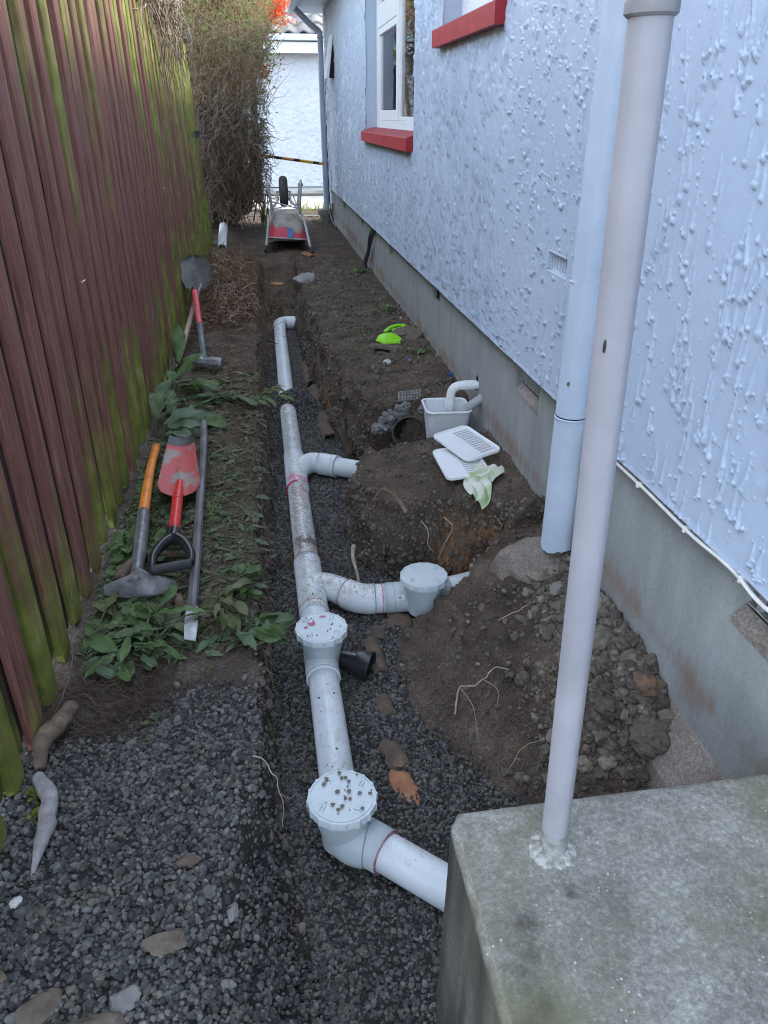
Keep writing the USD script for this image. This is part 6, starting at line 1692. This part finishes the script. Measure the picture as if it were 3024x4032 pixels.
# loose white pipe at the far fence end
lp_ = thing('loose_pipe', 'short white plastic pipe lying loose at the far end of the fence', 'pipe', (-.59, 10.6, 0))
part(lp_, 'pipe', pipe_shell([(-.560, 9.80, .075), (-.582, 10.5, .11), (-.600, 11.3, .15)], .055, .004, 28), 'pvc_white', 40)
part(lp_, 'inside', tube([(-.582, 10.5, .11), (-.582, 10.51, .11)], .050, 20), 'room_dark')

# ---------------------------------------------------------------- upturned wheelbarrow
wbx, wby = .235, 10.4
wb = thing('wheelbarrow', 'upturned wheelbarrow with dirty red tray, grey tube frame and wheel in the air', 'wheelbarrow', (wbx, wby, 0))


def hwid(z_):
    return 0


def sec(x0_, x1_, y0_, y1_, z_, tilt, r):
    P_ = rrect(x1_ - x0_, y1_ - y0_, r, 5) + np.array([(x0_ + x1_) / 2, (y0_ + y1_) / 2])
    return np.column_stack([P_, z_ + tilt * (P_[:, 1] - (y0_ + y1_) / 2) + .0 * P_[:, 0]])


secs = [sec(.005, .475, 9.98, 10.95, .13, .0, .10), sec(.04, .44, 10.05, 10.88, .27, -.02, .09), sec(.085, .395, 10.20, 10.78, .385, -.05, .08), sec(.12, .36, 10.27, 10.70, .415, -.05, .07)]
secs[0][:, 2] += .03 * np.clip((10.2 - secs[0][:, 1]) / .3, 0, 1) - .10 * np.clip((secs[0][:, 1] - 10.2) / .7, 0, 1) - .08 * (secs[0][:, 0] - .24) * np.clip((10.3 - secs[0][:, 1]) / .3, 0, 1)
n = len(secs[0])
tv = np.vstack(secs)
tf = []
for i in range(3):
    for k in range(n):
        a, b = i * n + k, i * n + (k + 1) % n
        tf += [(a, b, b + n), (a, b + n, a + n)]
for k in range(1, n - 1):
    tf.append((3 * n, 3 * n + k, 3 * n + k + 1))
tf = np.array(tf)
part(wb, 'tray', (np.vstack([tv, tv * 1.0 - np.array([0, 0, .006]) + (np.array([wbx, wby + .05, .1]) - tv) * .02]), np.vstack([tf, tf[:, ::-1] + len(tv)])), 'barrow_red', 35)
rimp = np.vstack([secs[0], secs[0][:1]])
part(wb, 'tray_rim', tube(rimp, .009, 8, caps=False), 'galvanised', True)
stv = []
for (a0, z_a), (a1, z_b) in (((9.978, .165), (10.05, .265)),):
    stv.append((np.array([(.235, a0 - .012, z_a), (.305, a0 - .012, z_a - .004), (.305, a1 - .012, z_b), (.235, a1 - .012, z_b)]), np.array([(0, 1, 2), (0, 2, 3)])))
part(wb, 'blue_patch', cat(*stv), 'barrow_blue')
for s_, (hx, hy) in ((-1, (-.045, 9.86)), (1, (.515, 9.66))):
    fxm = wbx + s_ * .165
    pts = [(hx, hy, .03), (hx - s_ * .02, hy + .14, .10), (fxm + s_ * .05, 10.10, .36), (fxm + s_ * .005, 10.22, .432), (fxm, 10.45, .447), (wbx + s_ * .085, 10.95, .50), (wbx + s_ * .075, 11.12, .52)]
    part(wb, 'frame_tube', tube(smooth_path(pts, 6), .0165, 12), 'galvanised', True)
    part(wb, 'handle_grip', tube([(hx + s_ * .001, hy - .0, .026), (hx - s_ * .012, hy + .085, .072)], .020, 12), 'black_rubber', True)
    # the splayed legs, now standing up
    lx = wbx + s_ * .17
    leg = smooth_path([(lx, 10.18, .44), (lx + s_ * .012, 10.16, .60), (lx + s_ * .03, 10.20, .74), (lx + s_ * .03, 10.36, .74), (lx + s_ * .0, 10.56, .50), (lx - s_ * .01, 10.62, .46)], 5)
    part(wb, 'leg', tube(leg, .042, 8, flat=.4), 'galvanised', 40)
    part(wb, 'leg_foot', rbox(lx + s_ * .03 - .03, lx + s_ * .03 + .03, 10.17, 10.39, .735, .752), 'stone_grey')
part(wb, 'cross_brace', tube([(wbx - .185, 10.15, .57), (wbx + .16, 10.17, .475)], .014, 8, flat=.5), 'galvanised', 40)
part(wb, 'cross_brace', tube([(wbx + .185, 10.15, .545), (wbx - .16, 10.16, .475)], .014, 8, flat=.5), 'galvanised', 40)
wc = np.array([wbx + .005, 11.05, .60])
prof = []
for k in range(17):
    a = 2 * PI * k / 16
    prof.append((.135 + .050 * math.cos(a) + .012, .056 * math.sin(a)))
wl, wf = lathe(prof, 36)
tyre_m = basis((wl, wf), wc, (0, 1, 0), (0, 0, 1), (1, 0, 0))
wh = part(wb, 'wheel', basis(lathe([(.02, -.028), (.10, -.024), (.112, -.030), (.112, .030), (.10, .024), (.02, .028)], 28), wc, (0, 1, 0), (0, 0, 1), (1, 0, 0)), 'galvanised', 40)
part(wh, 'tyre', tyre_m, 'tyre', True)
part(wh, 'axle', tube([wc - np.array([.1, 0, 0]), wc + np.array([.1, 0, 0])], .011, 10), 'steel', True)
for s_ in (-1, 1):
    part(wb, 'wheel_bracket', tube([(wbx + s_ * .085, 10.80, .485), (wbx + s_ * .09, 11.0, .58), (wbx + s_ * .088, 11.06, .60)], .013, 8), 'galvanised', True)

# ---------------------------------------------------------------- plants on the left bank
rp = np.random.default_rng(53)


def plant(name, x_, y_, spec, label, mat, cat_='plant', stem=True):
    """A leafy weed: each leaf a part. spec: (length, width, azimuth, lift, curl, material or None)."""
    z_ = H(x_, y_)
    P_ = thing(name, label, cat_, (x_, y_, z_))
    for k, (L, W, az, lift, curl, mt) in enumerate(spec):
        v_, f_ = leaf(L, W, curl=curl, fold=.22, n=7, wav=.13, seed=int(1000 * (x_ + 2) + 31 * k), shape=1.25)
        st = .35 * L
        v_[:, 1] += st
        p_ = tube([(0, 0, 0), (0, st * .5, .0), (0, st + .15 * L, .002)], [.0032, .0028, .0016], 5)
        jx, jy = (rp.normal() * .34 * L, rp.normal() * .34 * L) if lift < .5 and len(spec) > 7 else (0, 0)
        m_ = move(move(cat((v_, f_), p_), rx=lift, ry=rp.normal() * .4), (x_ + jx, y_ + jy, z_ + .006 + .004 * k * (lift < .35)), rz=az)
        v2, f2 = m_
        v2 = v2.copy()
        lim = HV(v2[:, 0], v2[:, 1]) + .004 + .0012 * k
        inb = (v2[:, 0] > -.86)
        v2[:, 2] = np.where(inb, np.maximum(v2[:, 2], lim), v2[:, 2])
        v2[:, 0] = np.maximum(v2[:, 0], -.690)
        part(P_, 'leaf', (v2, f2), mt or mat, True)
    return P_


def spray(n, L, W, lift=(.1, .5), az=(0, 2 * PI), mats=(None,)):
    return [(L * rp.uniform(.65, 1.2), W * rp.uniform(.7, 1.2), rp.uniform(*az), rp.uniform(*lift), rp.uniform(.2, 1.1), mats[rp.integers(len(mats))]) for _ in range(n)]


plant('broadleaf_weed', -.655, 4.62, [(.26, .10, -.9, 1.05, .9, None), (.24, .11, -2.0, .55, .8, None), (.24, .11, -1.5, .25, .3, None), (.20, .10, -1.0, .2, .3, 'leaf_grey_green'), (.2, .1, -2.4, .8, 1.2, 'leaf_olive'), (.22, .09, .2, .6, .8, None)], 'upright broad-leaved weed in front of the sledgehammer', 'leaf_green')
plant('broadleaf_weed', -.685, 4.98, [(.30, .10, .45, 1.15, .5, None), (.20, .08, .9, .6, .8, 'leaf_grey_green'), (.18, .07, .2, .7, .9, 'leaf_dead')], 'single tall leaf plant against the fence left of the shovel handle', 'leaf_green')
plant('broadleaf_weed', -.665, 3.92, [(.26, .10, .1, 1.2, 1.6, 'leaf_olive'), (.26, .10, -.5, 1.1, .7, None), (.22, .10, -1.1, .7, .9, None), (.2, .09, -1.6, .6, .9, None), (.2, .1, -2.2, .4, .6, None)], 'tall weed with one curled withered leaf, by the fence behind the orange handle', 'leaf_grey_green')
plant('broadleaf_weed', -.60, 4.02, spray(9, .21, .085, (.02, .35), (-2.2, -.2), (None, None, 'leaf_grey_green')), 'flattened broad-leaved weed behind the point of the digging bar', 'leaf_green')
plant('broadleaf_weed', -.50, 4.45, spray(9, .20, .09, (.0, .2), (-2.4, -.6), (None, 'leaf_grey_green')), 'flattened pale weed in the middle of the left bank', 'leaf_grey_green')
plant('broadleaf_weed', -.56, 4.12, spray(6, .22, .08, (.0, .15), (-1.9, -.7), ('leaf_grey_green', None)), 'big flat leaves right of the digging bar tip', 'leaf_grey_green')
plant('broadleaf_weed', -.63, 2.70, spray(16, .085, .042, (.1, .9), mats=(None, None, 'leaf_olive')), 'bright leafy weed between the fence and the grubber socket', 'leaf_green')
plant('broadleaf_weed', -.50, 2.66, spray(14, .08, .04, (.1, .7), mats=(None,)), 'leafy weed growing between grubber and spade', 'leaf_green')
plant('broadleaf_weed', -.55, 2.18, spray(20, .105, .045, (.05, .5), mats=(None, None, 'leaf_olive')), 'lush weed directly under the grubber blade', 'leaf_green')
plant('broadleaf_weed', -.62, 2.10, spray(16, .095, .048, (.05, .6), mats=(None, 'leaf_grey_green')), 'weed in the corner between fence foot and grubber blade', 'leaf_green')
plant('broadleaf_weed', -.45, 2.10, spray(24, .10, .036, (.02, .3), mats=(None, 'leaf_olive', 'leaf_grey_green')), 'trampled long-leaved weed left of the digging bar tip', 'leaf_green')
plant('broadleaf_weed', -.52, 2.03, spray(14, .085, .042, (.0, .3), (2.2, 5.0), mats=(None, 'leaf_grey_green')), 'low weed at the edge of the bare hollow', 'leaf_green')
plant('broadleaf_weed', -.65, 2.0, spray(6, .10, .055, (.0, .3), (-2.2, 0), mats=('leaf_grey_green',)), 'grey-green weed at the fence above the brown root', 'leaf_grey_green')
plant('broadleaf_weed', -.22, 2.18, spray(24, .10, .030, (.02, .35), mats=(None, 'leaf_olive')), 'trampled weed right of the digging bar tip', 'leaf_olive')
plant('broadleaf_weed', -.17, 2.08, spray(13, .11, .040, (.0, .2), (-2.6, -.6), mats=(None, 'leaf_grey_green')), 'weed hanging at the trench edge by the middle chamber', 'leaf_green')
plant('broadleaf_weed', -.17, 2.36, spray(16, .065, .032, (.1, .6), mats=(None,)), 'small leafy weed at the trench edge level with the black grip', 'leaf_green')
plant('broadleaf_weed', -.13, 4.45, spray(9, .12, .04, (.0, .3), (-2.6, 0), mats=(None, 'leaf_olive')), 'weed drooping over the trench edge beside the gravel mound', 'leaf_green')
plant('leaf_scrap', -.41, 1.74, [(.04, .03, .2, .05, .2, None), (.035, .03, 1.5, .05, .2, None)], 'two pale leaf scraps on the gravel below the hollow, right pair', 'leaf_grey_green', 'leaf')
plant('leaf_scrap', -.47, 1.68, [(.06, .025, -1.9, .05, .2, None)], 'single pale leaf lying at the lower edge of the hollow', 'leaf_grey_green', 'leaf')
plant('seedling', -.665, 1.47, spray(7, .025, .016, (.2, .9), mats=(None,)), 'tiny pale green seedling behind the grey root', 'leaf_yellow', 'seedling')
plant('seedling', -.655, 1.40, spray(7, .022, .016, (.2, .9), mats=(None,)), 'tiny pale seedling left of the grey root', 'leaf_yellow', 'seedling')
plant('seedling', .95, 4.95, spray(7, .06, .03, (.2, .8), mats=(None,)), 'small green seedling on the right bank near the plinth', 'leaf_green', 'seedling')
plant('seedling', .93, 6.3, spray(9, .07, .035, (.2, .8), mats=(None,)), 'green seedling by the plinth beyond the lime plastic', 'leaf_green', 'seedling')
plant('seedling', 1.0, 8.2, spray(8, .09, .04, (.2, .8), mats=(None,)), 'green seedling under the black cable bundle', 'leaf_green', 'seedling')


def litter(name, n, xr, yr, L, W, mat, label, dens=None, lift=.12):
    vs, fs, c = [], [], 0
    r_ = np.random.default_rng(abs(hash(name + label)) % 1000 if False else len(label) * 7 + n)
    k = 0
    while k < n:
        x_, y_ = r_.uniform(*xr), r_.uniform(*yr)
        k += 1
        if dens and r_.uniform() > dens(x_, y_):
            continue
        s_ = r_.uniform(.5, 1.25)
        v_, f_ = leaf(L * s_, W * s_ * r_.uniform(.7, 1.2), curl=r_.uniform(-.2, .8), fold=.3 * r_.uniform(), n=3, seed=k)
        v_, f_ = move((v_, f_), (x_, y_, H(x_, y_) + .004 + .010 * r_.uniform()), rx=r_.normal() * lift, ry=r_.normal() * .35, rz=r_.uniform(0, 2 * PI))
        v_ = v_.copy(); v_[:, 0] = np.maximum(v_[:, 0], -.695)
        v_[:, 2] = np.maximum(v_[:, 2], HV(v_[:, 0], v_[:, 1]) + .003)
        vs.append(v_); fs.append(f_ + c); c += len(v_)
    return single(name, (np.vstack(vs), np.vstack(fs)), mat, label, 'leaf litter', True, kind='stuff')


nd = lambda s, seed: (lambda x_, y_: 1.6 * max(0, float(meshkit.fbm(np.array([x_ * s, y_ * s, 0.3]), 3, seed)) - .28) * (1 if x_ < -.12 else .3))
litter('fallen_leaves', 1500, (-.67, -.10), (2.0, 3.0), .055, .020, 'leaf_grey_green', 'trampled grey-green leaves carpeting the bank around the tools', nd(7, 1))
litter('fallen_leaves', 1300, (-.67, -.10), (3.0, 5.0), .075, .024, 'leaf_grey_green', 'trampled grey-green leaves carpeting the bank behind the tools', nd(5, 2))
litter('fallen_leaves', 1500, (-.67, -.10), (2.0, 5.2), .06, .018, 'leaf_olive', 'trampled olive leaves and stalks on the left bank', nd(6, 3))
litter('fallen_leaves', 1100, (-.67, -.08), (2.0, 7.0), .045, .014, 'leaf_dead', 'dry brown leaf bits on the left bank', nd(6, 4))
litter('ground_weeds', 1700, (-.68, -.45), (2.2, 3.55), .026, .016, 'leaf_green', 'mat of small bright green weeds along the fence foot', lambda x_, y_: 1.1 * math.exp(-((x_ + .66) / .12) ** 2) + .15, .6)
litter('ground_weeds', 200, (-.66, -.25), (2.9, 3.15), .03, .017, 'leaf_green', 'small green weeds around the spade shoulder', None, .6)
litter('ground_weeds', 110, (.55, .72), (5.0, 5.9), .05, .012, 'leaf_green', 'thin patch of young grass on the right bank', None, .5)
